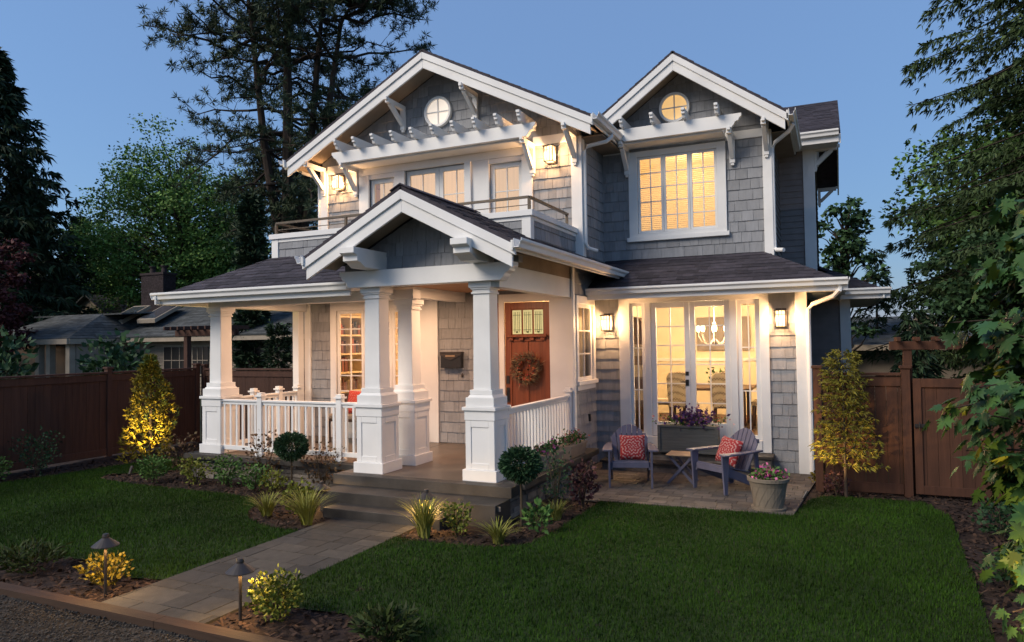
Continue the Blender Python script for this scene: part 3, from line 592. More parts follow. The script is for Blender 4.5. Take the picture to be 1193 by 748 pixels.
part(MB().prism([(15.2, 6.24), (18, 7.70), (20.8, 6.24), (20.8, 6.05), (18, 7.50), (15.2, 6.05)], lambda a, c, k: (.19+.035*k, a, c)), 'barge_board', 'white')
# header over the balcony doors
wbox('header', -8.79, -4.94, 11.46, 11.88, 5.835, 5.863); wbox('header', -8.79, -4.94, 11.86, 11.92, 5.69, 5.833)
GW = dict(y=11.95)
for x0, x1 in ((-8.79, -8.55), (-7.93, -7.69), (-6.18, -5.82), (-5.15, -4.94)): wbox('balcony_casing', x0, x1, 11.87, 11.95, 3.5, 5.69)
wbox('balcony_casing', -8.55, -7.93, 11.88, 11.95, 5.6, 5.69); wbox('balcony_casing', -5.82, -5.15, 11.88, 11.95, 5.6, 5.69)
wbox('balcony_casing', -6.32, -6.18, 11.82, 11.869, 3.5, 5.69); 
french(-8.55, -7.93, False, y=11.95, z0=3.52, z1=5.6, bot=.25, nv=4, name='balcony_window', gl='coatglass'); french(-5.82, -5.15, False, y=11.95, z0=3.52, z1=5.6, bot=.25, nv=4, name='balcony_window', gl='coatglass')
french(-7.69, -6.94, False, y=11.95, z0=3.52, z1=5.68, nv=4, name='balcony_door', gl='coatglass'); french(-6.935, -6.18, False, y=11.95, z0=3.52, z1=5.68, nv=4, name='balcony_door', gl='coatglass')
part(MB().box(-8.6, -5.1, 12.35, 12.37, 3.5, 5.8), 'balcony_curtain', 'blindpale', bevel=0)
def ringwin(cx, y, cz, r, glow):
    n = 36; b = MB(); prof = [(r, 0), (r, -.05), (r+.045, -.06), (r+.055, 0)]
    vs = [(cx+q*math.cos(2*PI*k/n), y+d, cz+q*math.sin(2*PI*k/n)) for q, d in prof for k in range(n)]
    b.add(vs, [(i*n+k, i*n+(k+1) % n, (i+1)*n+(k+1) % n, (i+1)*n+k) for i in range(3) for k in range(n)])
    w_ = part(b, 'round_window', 'white', bevel=0)
    b = MB(); b.box(cx-.011, cx+.011, y-.03, y-.012, cz-r, cz+r); b.box(cx-r, cx-.0115, y-.029, y-.013, cz-.011, cz+.011); b.box(cx+.0115, cx+r, y-.029, y-.013, cz-.011, cz+.011); part(b, 'glazing_bar', 'white', w_, bevel=0)
    part(MB().add([(cx+r*math.cos(2*PI*k/n), y-.01, cz+r*math.sin(2*PI*k/n)) for k in range(n)], [tuple(range(n))]), 'pane', glow, w_, bevel=0)
ringwin(-6.9, 11.895, 6.75, .25, 'frost'); ringwin(-2.6, 13.225, 6.58, .235, 'frostamber')  # panes glow by their own emission; solid wall behind, no lit room
# dormer window
b = MB(); b.box(-3.5, -3.33, 13.2, 13.25, 4.2, 5.84); b.box(-1.86, -1.70, 13.2, 13.25, 4.2, 5.84); b.box(-3.33, -1.86, 13.2, 13.25, 5.73, 5.84); b.box(-3.33, -1.86, 13.2, 13.25, 4.2, 4.27); b.box(-3.54, -1.66, 13.17, 13.25, 4.12, 4.199)
DWN = part(b, 'dormer_window_casing', 'white'); wbox('header', -3.5, -1.7, 12.82, 13.22, 5.90, 5.934)
for i in range(3):
    window_grid('window', -3.325+.488*i, -3.325+.488*(i+1)-.004, 13.23, 4.275, 5.728, 2, 5, fr=.045, bar=.018)
    b = MB(); x0 = -3.30+.488*i
    for j in range(40): b.bar((x0, 13.31, 4.29+.0365*j), (x0+.44, 13.31, 4.29+.0365*j), .034, .003, (0, .45, 1))
    part(b, 'window_blind', 'blind', bevel=0)
# balcony: parapet, cap, rail
BX0, BX1, BY = -9.18, -4.14, 9.85
shingle_wall((BX0, BY, 0), X_, F_, rect(.12, BX1-BX0-.12, 3.6, 4.16), th=.1, name='parapet'); shingle_wall((BX1, BY, 0), Y_, X_, rect(.12, 2.07, 3.45, 4.16), th=.1, name='parapet'); shingle_wall((BX0, BY+2.07, 0), (0, -1, 0), (-1, 0, 0), rect(0, 1.95, 3.45, 4.16), th=.1, name='parapet')
for x0, x1 in ((BX0-.02, BX0+.13), (BX1-.13, BX1+.02)): wbox('parapet_post', x0, x1, BY-.03, BY+.1, 3.5, 4.16)
b = MB(); b.box(BX0+.13, BX1-.13, BY-.025, BY+.02, 4.10, 4.16); b.box(BX1-.02, BX1+.025, BY+.1, 11.9, 4.10, 4.16); b.box(BX0-.025, BX0+.02, BY+.1, 11.9, 4.10, 4.16); part(b, 'parapet_frieze', 'white')
b = MB(); b.box(BX0-.06, BX1+.06, BY-.06, BY+.14, 4.16, 4.25); b.box(BX1-.12, BX1+.06, BY+.14, 11.88, 4.16, 4.25); b.box(BX0-.06, BX0+.12, BY+.14, 11.88, 4.16, 4.25); part(b, 'parapet_cap', 'white')
b = MB(); zt = 4.46
P4 = [(BX0+.03, 11.85, zt), (BX0+.03, BY+.04, zt), (BX1-.03, BY+.04, zt), (BX1-.03, 11.6, zt)]
for p, q in zip(P4, P4[1:]): b.bar(p, q, .05, .035)
for p, q in zip(P4[:2], P4[1:3]): b.bar(Vector(p)-Vector((0, 0, .12)), Vector(q)-Vector((0, 0, .12)), .012, .012)
for p in ((BX0+.03, BY+.04), (-7.6, BY+.04), (-5.9, BY+.04), (BX1-.03, BY+.04), (BX1-.03, 11.56)): b.box(p[0]-.02, p[0]+.02, p[1]-.02, p[1]+.02, 4.25, zt-.018)
part(b, 'balcony_rail', 'rail', bevel=0)
part(MB().box(BX0+.1, BX1-.1, BY+.1, 11.9, 3.42, 3.5), 'balcony_floor', 'slab')
# portico gable, beams
preg = [(0, 3.31), (2.3, 3.31), (2.3, 4.33-.2-.515*1.15), (1.15, 4.13), (0, 4.33-.2-.515*1.15)]
preg = [(-.25, 3.31), (2.55, 3.31), (2.55, 3.41), (1.15, 4.13), (-.25, 3.41)]
shingle_wall((-6.29, 8.5, 0), X_, F_, preg, name='gable_wall')
shaped_beam(-6.52, -3.76, 8.32, 8.52, 3.065, 3.30, 'portico_beam')
for x in (-4.13, -6.18):
    b = MB(); b.box(x-.09, x+.09, 8.525, 11.39, 2.99, 3.31); part(b, 'portico_beam', 'white')
for x in (-5.93, -4.22):
    p = [(8.32, 3.30), (8.32, 3.56), (7.66, 3.56), (7.66, 3.47), (7.76, 3.45), (7.76, 3.37), (7.86, 3.35), (7.95, 3.30)]
    p = [(8.5, 3.303), (8.5, 3.56), (7.72, 3.56), (7.72, 3.48), (7.80, 3.45), (7.80, 3.38), (7.88, 3.36), (7.98, 3.303)]
    part(MB().prism(p, lambda a, c, k, x=x: (x-.12+.24*k, a, c)), 'outrigger', 'white')
part(MB().box(-10.3, -6.29, 8.6, 11.39, 3.08, 3.10), 'porch_ceiling', 'white'); part(MB().box(-6.09, -4.22, 8.53, 11.36, 3.16, 3.18), 'porch_ceiling', 'ceil')
b = MB(); b.box(-9.95, -5.75, 9.08, 9.30, 2.93, 3.075); part(b, 'porch_beam', 'white'); part(MB().box(-9.95, -9.72, 9.30, 11.38, 2.93, 3.075), 'porch_beam', 'white')
# columns
def column(cx, cy, top, zf=.42):
    c = MB()
    def sq(w, z0, z1, w2=None):
        w2 = w2 or w; a, b_ = w/2, w2/2
        c.add([(cx-a, cy-a, z0), (cx+a, cy-a, z0), (cx+a, cy+a, z0), (cx-a, cy+a, z0), (cx-b_, cy-b_, z1), (cx+b_, cy-b_, z1), (cx+b_, cy+b_, z1), (cx-b_, cy+b_, z1)], [(3, 2, 1, 0), (4, 5, 6, 7), (0, 1, 5, 4), (1, 2, 6, 5), (2, 3, 7, 6), (3, 0, 4, 7)])
    sq(.50, zf, zf+.15); sq(.41, zf+.15, zf+.80); sq(.45, zf+.80, zf+.93); sq(.50, zf+.93, zf+.975); sq(.42, zf+.975, zf+1.10); sq(.385, zf+1.10, zf+1.135, .335); sq(.335, zf+1.135, zf+1.2); sq(.262, zf+1.2, top-.16, .245)
    sq(.285, top-.16, top-.135); sq(.262, top-.135, top-.10); sq(.30, top-.10, top-.075); sq(.34, top-.075, top)
    o = part(c, 'porch_column', 'white')
    f = MB()       # raised frame of the pedestal panels
    z0, z1, a, t = zf+.15, zf+.80, .205, .012
    for k in range(4):
        ca, sa = (1, 0, -1, 0)[k], (0, 1, 0, -1)[k]
        def q(u0, u1, w0, w1):
            pts = []
            for zq in (w0, w1):
                for (u, d) in ((u0, a), (u1, a), (u1, a+t), (u0, a+t)):
                    pts.append((cx+u*ca+d*sa, cy+u*sa-d*ca, zq))
            f.add(pts, [(3, 2, 1, 0), (4, 5, 6, 7), (0, 1, 5, 4), (1, 2, 6, 5), (2, 3, 7, 6), (3, 0, 4, 7)])
        q(-.215, -.13, z0, z1); q(.13, .215, z0, z1); q(-.13, .13, z0, z0+.085); q(-.13, .13, z1-.09, z1)
    part(f, 'panel_frame', 'white', o); return o
column(-6.06, 8.59, 3.065); column(-4.29, 8.59, 3.065); column(-5.99, 9.34, 2.93); column(-9.81, 9.23, 2.93)
wbox('pilaster', -9.95, -9.8, 11.2, 11.36, .42, 2.93)
# railings
def rail_run(p, q, n, z0=.53, z1=1.35):
    p, q = Vector(p), Vector(q); r = MB(); r.bar((p.x, p.y, z1-.02), (q.x, q.y, z1-.02), .085, .035); r.bar((p.x, p.y, z1-.065), (q.x, q.y, z1-.065), .04, .05); o = part(r, 'railing', 'white'); part(MB().bar((p.x, p.y, z0), (q.x, q.y, z0), .045, .075), 'bottom_rail', 'white', o)
    for i in range(n):
        t = (i+.5)/n; x, y = p.x+(q.x-p.x)*t, p.y+(q.y-p.y)*t
        part(MB().box(x-.018, x+.018, y-.018, y+.018, z0+.037, z1-.09), 'baluster', 'white', o, bevel=0)
def rail_post(x, y):
    b = MB(); b.box(x-.05, x+.05, y-.05, y+.05, .42, 1.40); b.box(x-.075, x+.075, y-.075, y+.075, .42, .47); b.box(x-.075, x+.075, y-.075, y+.075, 1.40, 1.43); b.box(x-.05, x+.05, y-.05, y+.05, 1.43, 1.47); part(b, 'railing_post', 'white')
rail_post(-8.73, 9.06); rail_post(-7.1, 9.06)
rail_run((-9.6, 9.06), (-8.78, 9.06), 6); rail_run((-8.68, 9.06), (-7.15, 9.06), 11); rail_run((-7.05, 9.06), (-6.2, 9.06), 6)
for y in (9.95, 10.6, 11.12): rail_post(-9.76, y)
rail_run((-9.76, 9.45), (-9.76, 9.9), 3); rail_run((-9.76, 10.0), (-9.76, 10.55), 4); rail_run((-9.76, 10.65), (-9.76, 11.07), 3)
rail_run((-4.1, 8.8), (-4.1, 11.22), 20); rail_post(-4.09, 11.28)
# porch slab, steps, stone base
part(MB().box(-10.2, -3.95, 9.0, 11.4, .1, .32), 'foundation', 'slab')
part(MB().box(-6.3, -3.95, 8.3, 9.0, .1, .32), 'foundation', 'slab')
b = MB(); b.box(-10.3, -6.53, 8.86, 11.4, .33, .415); part(b, 'porch_slab', 'slab'); b = MB(); b.box(-6.52, -3.74, 8.15, 11.4, .28, .42); part(b, 'porch_slab', 'slab')
part(MB().box(-6.49, -3.98, 8.3, 11.38, .42, .4225), 'porch_floor', 'floor', bevel=0); part(MB().box(-10.1, -6.49, 9.0, 11.38, .416, .4185), 'porch_floor', 'floor', bevel=0)
b = MB(); b.box(-6.40, -3.76, 7.72, 8.16, 0, .28); part(b, 'step', 'slab'); b = MB(); b.box(-6.1, -4.35, 7.41, 7.715, 0, .14); part(b, 'step', 'slab')
part(MB().box(-3.76, -3.72, 7.78, 7.80, .2, .26), 'step_light', 'trough')
b = MB(); panel(b, (-10.2, 9.0, .0), X_, Z_, F_, rect(0, 3.7, .0, .33), (.04, .09), (.12, .42), .035, .035, tj=.022, gap=.006)
part(b, 'stone_veneer', 'stone', bevel=0); b = MB(); panel(b, (-3.95, 8.2, 0), Y_, Z_, X_, rect(0, 3.4, 0, .33), (.04, .09), (.12, .42), .15, .15, tj=.022, gap=.006); part(b, 'stone_veneer', 'stone', bevel=0)
part(MB().box(-4.0, -3.68, 8.44, 11.62, .335, .424), 'wall_cap', 'slab')
# porch ceiling lights
for (x, y, z, pw) in ((-5.15, 9.9, 3.155, 10), (-7.0, 10.2, 3.075, 8), (-8.7, 10.2, 3.075, 8)):
    b = MB(); b.lathe([(.05, 0), (.085, 0), (.085, -.012), (.05, -.012)], (x, y, z), 20); f = part(b, 'ceiling_light', 'white', bevel=0)
    part(MB().lathe([(.001, -.004), (.05, -.004), (.05, -.002), (.001, -.002)], (x, y, z), 16), 'bulb', 'bulb', f, bevel=0)
    lamp('porch_lamp', 'AREA', (x, y, z-.03), pw, HS, color=(1, .58, .33), size=.14)
# interiors (linings, parts of the house)
def room(x0, x1, y0, y1, z0, z1, m='cream', fl='walnut'):
    part(MB().box(x0, x1, y1, y1+.05, z0, z1), 'interior_wall', m, bevel=0); part(MB().box(x0-.05, x0, y0, y1, z0, z1), 'interior_wall', m, bevel=0); part(MB().box(x1, x1+.05, y0, y1, z0, z1), 'interior_wall', m, bevel=0)
    part(MB().box(x0, x1, y0, y1, z1, z1+.04), 'interior_ceiling', m, bevel=0); part(MB().box(x0, x1, y0, y1, z0-.06, z0), 'interior_floor', fl, bevel=0)
room(-3.86, -.6, 12.73, 16.6, .55, 3.0); room(-9.6, -5.72, 11.53, 15.3, .45, 3.02); room(-5.6, -4.2, 11.56, 14.5, .45, 3.02); lamp('hall_lamp', 'POINT', (-4.9, 12.6, 2.7), 14, HS, size=.15); room(-3.85, -1.1, 13.42, 15, 3.6, 5.9); room(-9.6, -4.2, 12.08, 14, 3.5, 5.86)
# wainscot and picture rail in the dining room
part(MB().box(-3.86, -.6, 16.56, 16.6, 1.75, 1.82), 'chair_rail', 'white')
lamp('bedroom_lamp', 'POINT', (-2.5, 14.2, 5.5), 9, HS, color=(1, .68, .38), size=.15); lamp('bedroom_lamp', 'POINT', (-6.9, 13.2, 5.5), 7, HS, size=.2)
# =================================================================== LAMPS, LETTERBOX, WREATH
def wall_lantern(x, y, z, label, pw=20, face=(0, -1)):
    t = thing('wall_lantern', label, 'wall lamp', (x, y, z), 'lit box lanterns on the walls')
    b = MB(); b.box(x-.085, x+.085, y-.022, y, z-.15, z+.17); b.box(x-.02, x+.02, y-.12, y-.022, z+.145, z+.165); part(b, 'back_plate', 'bronze', t)
    b = MB(); a = .078; yc = y-.125
    for sx in (-1, 1):
        for sy in (-1, 1): b.box(x+sx*a-.008, x+sx*a+.008, yc+sy*a-.008, yc+sy*a+.008, z-.135, z+.12)
    b.box(x-.10, x+.10, yc-.10, yc+.10, z+.12, z+.14)
    for q in (-1, 1): b.box(x-.088, x+.088, yc+q*.08-.008, yc+q*.08+.008, z-.147, z-.135); b.box(x+q*.08-.008, x+q*.08+.008, yc-.072, yc+.072, z-.146, z-.136)
    for q in (-.026, .026): b.box(x+q-.004, x+q+.004, yc-a-.004, yc-a+.002, z-.135, z+.12)
    b.box(x-a, x+a, yc-a-.005, yc-a+.001, z+.055, z+.064); part(b, 'cage', 'bronze', t, bevel=0)
    part(MB().box(x-.068, x+.068, yc-.068, yc+.068, z-.134, z+.115), 'lamp_glass', 'lantern', t, bevel=0)
    lamp('lantern_glow', 'POINT', (x, yc, z-.01), pw, t, size=.045); return t
wall_lantern(-3.76, 12.58, 2.58, 'lit box lantern left of the french doors, in the wall corner'); wall_lantern(-.79, 12.58, 2.58, 'lit box lantern right of the french doors, by the downspout')
wall_lantern(-9.25, 11.90, 5.6, 'lit box lantern at the left end of the upper balcony'); wall_lantern(-4.55, 11.90, 5.61, 'lit box lantern at the right end of the upper balcony')
t = thing('letterbox', 'black wall letterbox with envelope flap beside the front door', 'mailbox', (-6.35, 11.38, 1.8))
b = MB(); b.box(-6.56, -6.14, 11.27, 11.38, 1.80, 2.06); part(b, 'body', 'black', t); b = MB()
b.prism([(-.22, 0), (.22, 0), (.22, -.05), (0, -.15), (-.22, -.05)], lambda a, c, k: (-6.35+a, 11.258+.012*k, 2.08+c)); b.box(-6.57, -6.13, 11.255, 11.38, 2.06, 2.09); part(b, 'lid', 'bronze', t); part(MB().box(-6.45, -6.25, 11.25, 11.257, 2.0, 2.03), 'slot', 'tan', t)
t = thing('doorbell', 'small oval dark doorbell on the shingles below the letterbox', 'doorbell', (-6.17, 11.38, 1.66)); part(MB().ball((-6.17, 11.375, 1.66), .04, 8, (.6, .35, 1)), 'button', 'bronze', t, bevel=0)
def leafquads(C, L, Wd, m, name, parent, A=None, droop=0, fold=.0):
    """many small leaf faces: C centres (n,3), L lengths, A main axes (n,3)"""
    n = len(C); L = np.broadcast_to(np.asarray(L, float), (n,))*(.7+.6*RNG.random(n)); Wd = np.broadcast_to(np.asarray(Wd, float), (n,))*(.7+.6*RNG.random(n))
    if A is None: A = RNG.normal(0, 1, (n, 3))
    A = A/np.maximum(1e-6, np.linalg.norm(A, axis=1))[:, None]
    R = RNG.normal(0, 1, (n, 3)); B = np.cross(A, R); B /= np.maximum(1e-6, np.linalg.norm(B, axis=1))[:, None]; Nn = np.cross(A, B)
    p0 = C; p2 = C+A*L[:, None]; mid = C+A*(L*.45)[:, None]+Nn*(L*fold)[:, None]
    V = np.stack([p0, mid+B*Wd[:, None], p2-np.array([0, 0, 1])*(droop*L)[:, None], mid-B*Wd[:, None]], 1)
    return mesh_np(name, V, np.arange(4*n).reshape(n, 4), m, parent)
t = thing('wreath', 'round wreath of dry twigs and red berries hanging on the front door', 'wreath', (-4.88, 11.36, 1.79))
n = 900; a = RNG.random(n)*2*PI; rr = .19+RNG.normal(0, .035, n); C = np.stack([-4.88+np.cos(a)*rr, 11.36+RNG.normal(0, .03, n)-.02, 1.79+np.sin(a)*rr], -1)
A = np.stack([np.cos(a+1.0)+RNG.normal(0, .4, n), -.4+RNG.normal(0, .3, n), np.sin(a+1.0)+RNG.normal(0, .4, n)], -1); leafquads(C, .11, .007, M['twig'], 'twigs', t, A)
leafquads(C[:260]+np.array([0, -.02, 0]), .045, .018, M['redp'], 'berries', t)['kind'] = 'stuff'; leafquads(C[260:400], .055, .014, M['burgleaf'], 'leaves', t)
# =================================================================== FURNITURE INSIDE
t = thing('chandelier', 'many-armed chandelier with lit bulbs seen through the right french door', 'chandelier', (-2.13, 14.3, 2.45))
b = MB(); b.tube([(-2.13, 14.3, 2.2), (-2.13, 14.3, 2.98)], .012, 6); b.ball((-2.13, 14.3, 2.18), .05); b.ball((-2.13, 14.3, 2.55), .035)
for k in range(8):
    a = k*PI/4+.2; c_, s_ = math.cos(a), math.sin(a); b.tube([(-2.13+c_*r, 14.3+s_*r, z) for r, z in ((.02, 2.25), (.12, 2.15), (.24, 2.2), (.31, 2.32), (.31, 2.38))], .011, 5); b.lathe([(.03, 0), (.035, .02)], (-2.13+c_*.31, 14.3+s_*.31, 2.38), 8)
part(b, 'frame', 'trough', t, bevel=0)
for k in range(8):
    a = k*PI/4+.2; part(MB().ball((-2.13+math.cos(a)*.31, 14.3+math.sin(a)*.31, 2.46), .038, 6, (.8, .8, 1.7)), 'bulb', 'bulb', t, bevel=0)
lamp('chandelier_light', 'POINT', (-2.13, 14.3, 2.62), 52, t, color=(1, .74, .46), size=.2)
def dining_chair(x, y, rz, label):
    t = thing('dining_chair', label, 'chair', (0, 0, 0), 'damask chairs in the dining room')
    s = MB(); s.box(-.24, .24, -.24, .24, .42, .52); part(s, 'seat', 'damask', t, bevel=.03)
    bk = MB(); bk.prism([(-.24, .52), (.24, .52), (.25, 1.0), (.2, 1.08), (0, 1.1), (-.2, 1.08), (-.25, 1.0)], lambda a, c, k: (a, .17+.08*k+(c-.5)*.14, c)); part(bk, 'backrest', 'damask', t, bevel=.02)
    for sx in (-1, 1):
        for sy in (-1, 1): part(MB().bar((sx*.2, sy*.2, .42), (sx*.21, sy*.23, 0), .045, .045), 'leg', 'walnut', t, bevel=0)
    t.location = (x, y, .55); t.rotation_euler = (0, 0, rz); return t
dining_chair(-2.66, 13.75, PI, 'damask dining chair behind the left french door, back to the glass'); dining_chair(-3.2, 14.2, PI/2+.3, 'damask dining chair seen side-on at the left of the left french door')
dining_chair(-1.86, 13.75, PI+.1, 'damask dining chair behind the right french door'); dining_chair(-1.22, 14.35, -PI/2, 'damask dining chair seen through the right sidelight')
t = thing('dining_table', 'dark wood dining table behind the right french door', 'table', (-2.15, 14.4, .55)); part(MB().box(-2.85, -1.45, 14.0, 15.3, 1.26, 1.31), 'table_top', 'walnut', t)
for x in (-2.7, -1.6):
    for y in (14.15, 15.1): part(MB().box(x-.04, x+.04, y-.04, y+.04, .55, 1.26), 'leg', 'walnut', t, bevel=0)
t = thing('centrepiece', 'small leafy centrepiece in a pot on the dining table', 'vase', (-2.1, 14.3, 1.31)); part(MB().lathe([(.05, 0), (.07, .08), (.06, .14)], (-2.1, 14.3, 1.31), 12), 'pot', 'trough', t, bevel=0); leafquads(np.array([-2.1, 14.3, 1.5])+RNG.normal(0, .07, (90, 3)), .08, .02, M['greenleaf'], 'leaves', t)
t = thing('wall_picture', 'framed pale picture on the dining room back wall', 'picture', (-2.3, 16.55, 2.3)); part(MB().box(-2.85, -1.7, 16.52, 16.558, 2.0, 2.75), 'frame', 'trough', t); part(MB().box(-2.78, -1.77, 16.515, 16.519, 2.07, 2.68), 'canvas', 'nwall', t, bevel=0)
t = thing('cabinet', 'dark arched cabinet seen through the left sidelight of the french doors', 'cabinet', (-3.55, 13.6, .55))
b = MB(); b.box(-3.84, -3.3, 13.4, 14.0, .55, 2.55); b.prism([(-3.84, 0), (-3.3, 0), (-3.4, .12), (-3.57, .17), (-3.74, .12)], lambda a, c, k: (a, 13.4+.6*k, 2.55+c)); part(b, 'body', 'walnut', t); b = MB()
for z in (1.1, 1.55, 1.95): b.box(-3.8, -3.34, 13.38, 13.398, z, z+.22)
part(b, 'drawer', 'nwall', t)
t = thing('bookcase', 'cream bookcase full of books seen through the porch window', 'bookcase', (-9.45, 13.4, .45)); b = MB()
for y in np.linspace(11.75, 15.2, 9): b.box(-9.57, -9.25, y-.02, y+.02, .45, 2.85)
for z in np.linspace(.5, 2.83, 7): b.box(-9.56, -9.23, 11.75, 15.2, z-.018, z+.018)
part(b, 'shelf_frame', 'cream', t, bevel=0); part(MB().box(-9.595, -9.575, 11.7, 15.25, .45, 2.85), 'back_panel', 'walnut', t, bevel=0)
bk = MB()
for i in range(8):
    for j in range(6):
        y0 = 11.77+.431*i; z0 = .52+.388*j; y = y0+.03; ye = y0+random.uniform(.2, .4)
        if random.random() < .2: continue
        while y < ye: wd = random.uniform(.022, .06); bk.box(-9.5, -9.3, y, y+wd*.92, z0, z0+random.uniform(.16, .31)); y += wd
part(bk, 'books', 'book', t, bevel=0)['kind'] = 'stuff'
t = thing('table_lamp', 'lit table lamp behind the porch window', 'lamp', (-8.05, 13.4, .45)); b = MB(); b.lathe([(.16, 0), (.16, .03), (.025, .06), (.025, .9), (.06, .95), (.025, 1.0)], (-8.05, 13.4, .45), 14); part(b, 'base', 'bronze', t, bevel=0); part(MB().lathe([(.14, 0), (.10, .2)], (-8.05, 13.4, 1.42), 16), 'lamp_shade', 'shadeglow', t, bevel=0); lamp('table_lamp_light', 'POINT', (-8.05, 13.3, 1.85), 7, t, size=.15)
t = thing('pendant_lamp', 'plain ceiling lamp of the room behind the porch window', 'lamp', (-7.6, 13.0, 2.9)); part(MB().lathe([(.16, 0), (.18, .05), (.05, .12)], (-7.6, 13.0, 2.88), 16), 'lamp_shade', 'frost', t, bevel=0); lamp('pendant_light', 'POINT', (-7.6, 13.0, 2.7), 22, t, size=.2)
# =================================================================== PORCH FURNITURE
t = thing('porch_bench', 'dark wooden porch bench with a pale seat cushion under the window', 'bench', (-8.0, 10.95, .42))
part(MB().box(-8.75, -7.3, 10.7, 11.2, .82, .86), 'seat', 'walnut', t); part(MB().box(-8.72, -7.33, 10.68, 11.18, .86, .95), 'cushion', 'trough', t, bevel=.02); b = MB(); b.box(-8.75, -7.3, 11.19, 11.24, .95, 1.3); part(b, 'backrest', 'walnut', t)
for x in (-8.7, -7.36):
    for y in (10.74, 11.16): part(MB().box(x-.035, x+.035, y-.035, y+.035, .42, .82), 'leg', 'walnut', t)
def cushion(w, h, d, m, name='pillow_cover'):
    n = 18; V = []; F = []
    for s_ in (-1, 1):
        for j in range(n+1):
            for i in range(n+1):
                u, v = 2*i/n-1, 2*j/n-1; e = max(0, (1-u**4)*(1-v**4))**.5
                k = 1-.06*(1-(u*u))*(v*v) if True else 1
                V.append((u*w/2*(1-.07*(1-v*v)*(abs(u)**3)), s_*d/2*e, v*h/2*(1-.07*(1-u*u)*(abs(v)**3))))
    for s_ in range(2):
        o = s_*(n+1)**2
        for j in range(n):
            for i in range(n):
                q = (o+j*(n+1)+i, o+j*(n+1)+i+1, o+(j+1)*(n+1)+i+1, o+(j+1)*(n+1)+i); F.append(q if s_ == 0 else q[::-1])
    return mesh_np(name, V, F, m, None, True)
def pillow(loc, rot, sz, m, label, name='throw_pillow', grp=None):
    o = cushion(sz, sz, .16, m, name); o.location = loc; o.rotation_euler = rot; tag(o, label, 'pillow', grp); return o
pillow((-8.2, 10.98, 1.16), (-.3, 0, .05), .46, M['pillow2'], 'red patterned pillow at the left of the porch bench', grp='red pillows on the porch bench'); pillow((-7.62, 10.98, 1.14), (-.3, 0, -.1), .44, M['pillow2'], 'red patterned pillow on the porch bench beside the column', grp='red pillows on the porch bench')
# =================================================================== PATIO FURNITURE
def adirondack(loc, rz, label):
    t = thing('adirondack_chair', label, 'chair', (0, 0, 0), 'adirondack chairs on the patio')
    b = MB()
    for i in range(5): b.bar((-.27, -.27+.105*i, .385-.026*i), (.27, -.27+.105*i, .385-.026*i), .095, .02, (0, .25, 1))
    b.box(-.275, .275, -.335, -.31, .30, .385); part(b, 'seat', 'adir', t)
    # fan of back slats with an arched top
    b = MB(); ang = math.radians(22)
    for i in range(7):
        u = (i-3)/3; xb, xt = u*.2, u*.255; L = .66+.0-.17*u*u; wb, wt = .03, .0375
        f = lambda x, s: (x, .17+s*math.sin(ang), .26+s*math.cos(ang))
        top = []
        for q in (-1, -.5, 0, .5, 1): uu = u+q*.145; top.append((xt+q*wt, .66-.17*uu*uu))
        pl = [(xb-wb, 0), (xb+wb, 0)]+top[::-1]
        b.prism(pl, lambda a, c, k: tuple(Vector(f(a, c))+Vector((0, math.cos(ang), -math.sin(ang)))*(.018*k)))
    b.bar((-.24, .235, .33), (.24, .235, .33), .03, .07); b.bar((-.26, .40, .70), (.26, .40, .70), .025, .06); part(b, 'backrest', 'adir', t)
    for sx in (-1, 1):
        a = MB(); a.prism([(sx*.27, -.40), (sx*.40, -.42), (sx*.42, -.36), (sx*.40, .1), (sx*.34, .40), (sx*.28, .40), (sx*.27, 0)], lambda x, y, k: (x, y, .555+.025*k)); part(a, 'armrest', 'adir', t)
        a = MB(); a.prism([(-.36, 0), (-.30, 0), (-.26, .555), (-.40, .555)], lambda y, z, k: (sx*(.30+.03*k), y, z)); part(a, 'leg', 'adir', t)
        a = MB(); a.bar((sx*.285, -.31, .33), (sx*.285, .42, .05), .028, .12); a.bar((sx*.285, .36, 0), (sx*.285, .30, .55), .028, .07, (0, 1, 0)); part(a, 'leg', 'adir', t)
    t.location = loc; t.rotation_euler = (0, 0, rz); return t
adirondack((-2.93, 10.82, .03), math.radians(16), 'slate blue adirondack chair facing the lawn, left of the folding table'); adirondack((-1.5, 10.93, .03), math.radians(-38), 'slate blue adirondack chair turned towards the table, beside the round pot')
pillow((-2.9, 10.86, .585), (-.38, 0, math.radians(16)), .40, M['pillow'], 'red medallion pillow on the left blue adirondack chair', grp='red pillows on the adirondack chairs'); pillow((-1.46, 10.96, .585), (-.38, .12, math.radians(-38)), .40, M['pillow'], 'red medallion pillow on the right blue adirondack chair', grp='red pillows on the adirondack chairs')
t = thing('folding_table', 'small folding side table with tan slatted top and blue crossed legs', 'table', (-2.2, 11.2, .03)); b = MB()
for i in range(6): b.bar((-2.42, 11.02+.075*i, .47), (-1.98, 11.02+.075*i, .47), .066, .018)
part(b, 'table_top', 'tan', t)
for y in (11.04, 11.37):
    part(MB().bar((-2.4, y, .03), (-2.02, y, .455), .03, .04), 'leg', 'adir', t); part(MB().bar((-2.0, y+.032, .03), (-2.38, y+.032, .455), .03, .04), 'leg', 'adir', t)
t = thing('flower_pot', 'round tan ceramic pot of pink flowers at the patio edge', 'planter', (-.83, 9.85, .03))
b = MB(); b.lathe([(.17, .02), (.18, .03), (.225, .30), (.245, .36), (.262, .37), (.265, .41), (.245, .415), (.235, .37), (.2, .36)], (-.83, 9.85, .03), 32)
part(b, 'pot', 'pot', t, bevel=0, smooth=False); part(MB().lathe([(.19, 0), (.215, .0), (.22, .03), (.2, .03)], (-.83, 9.85, .031), 28), 'saucer', 'pot', t, bevel=0)
b = MB()
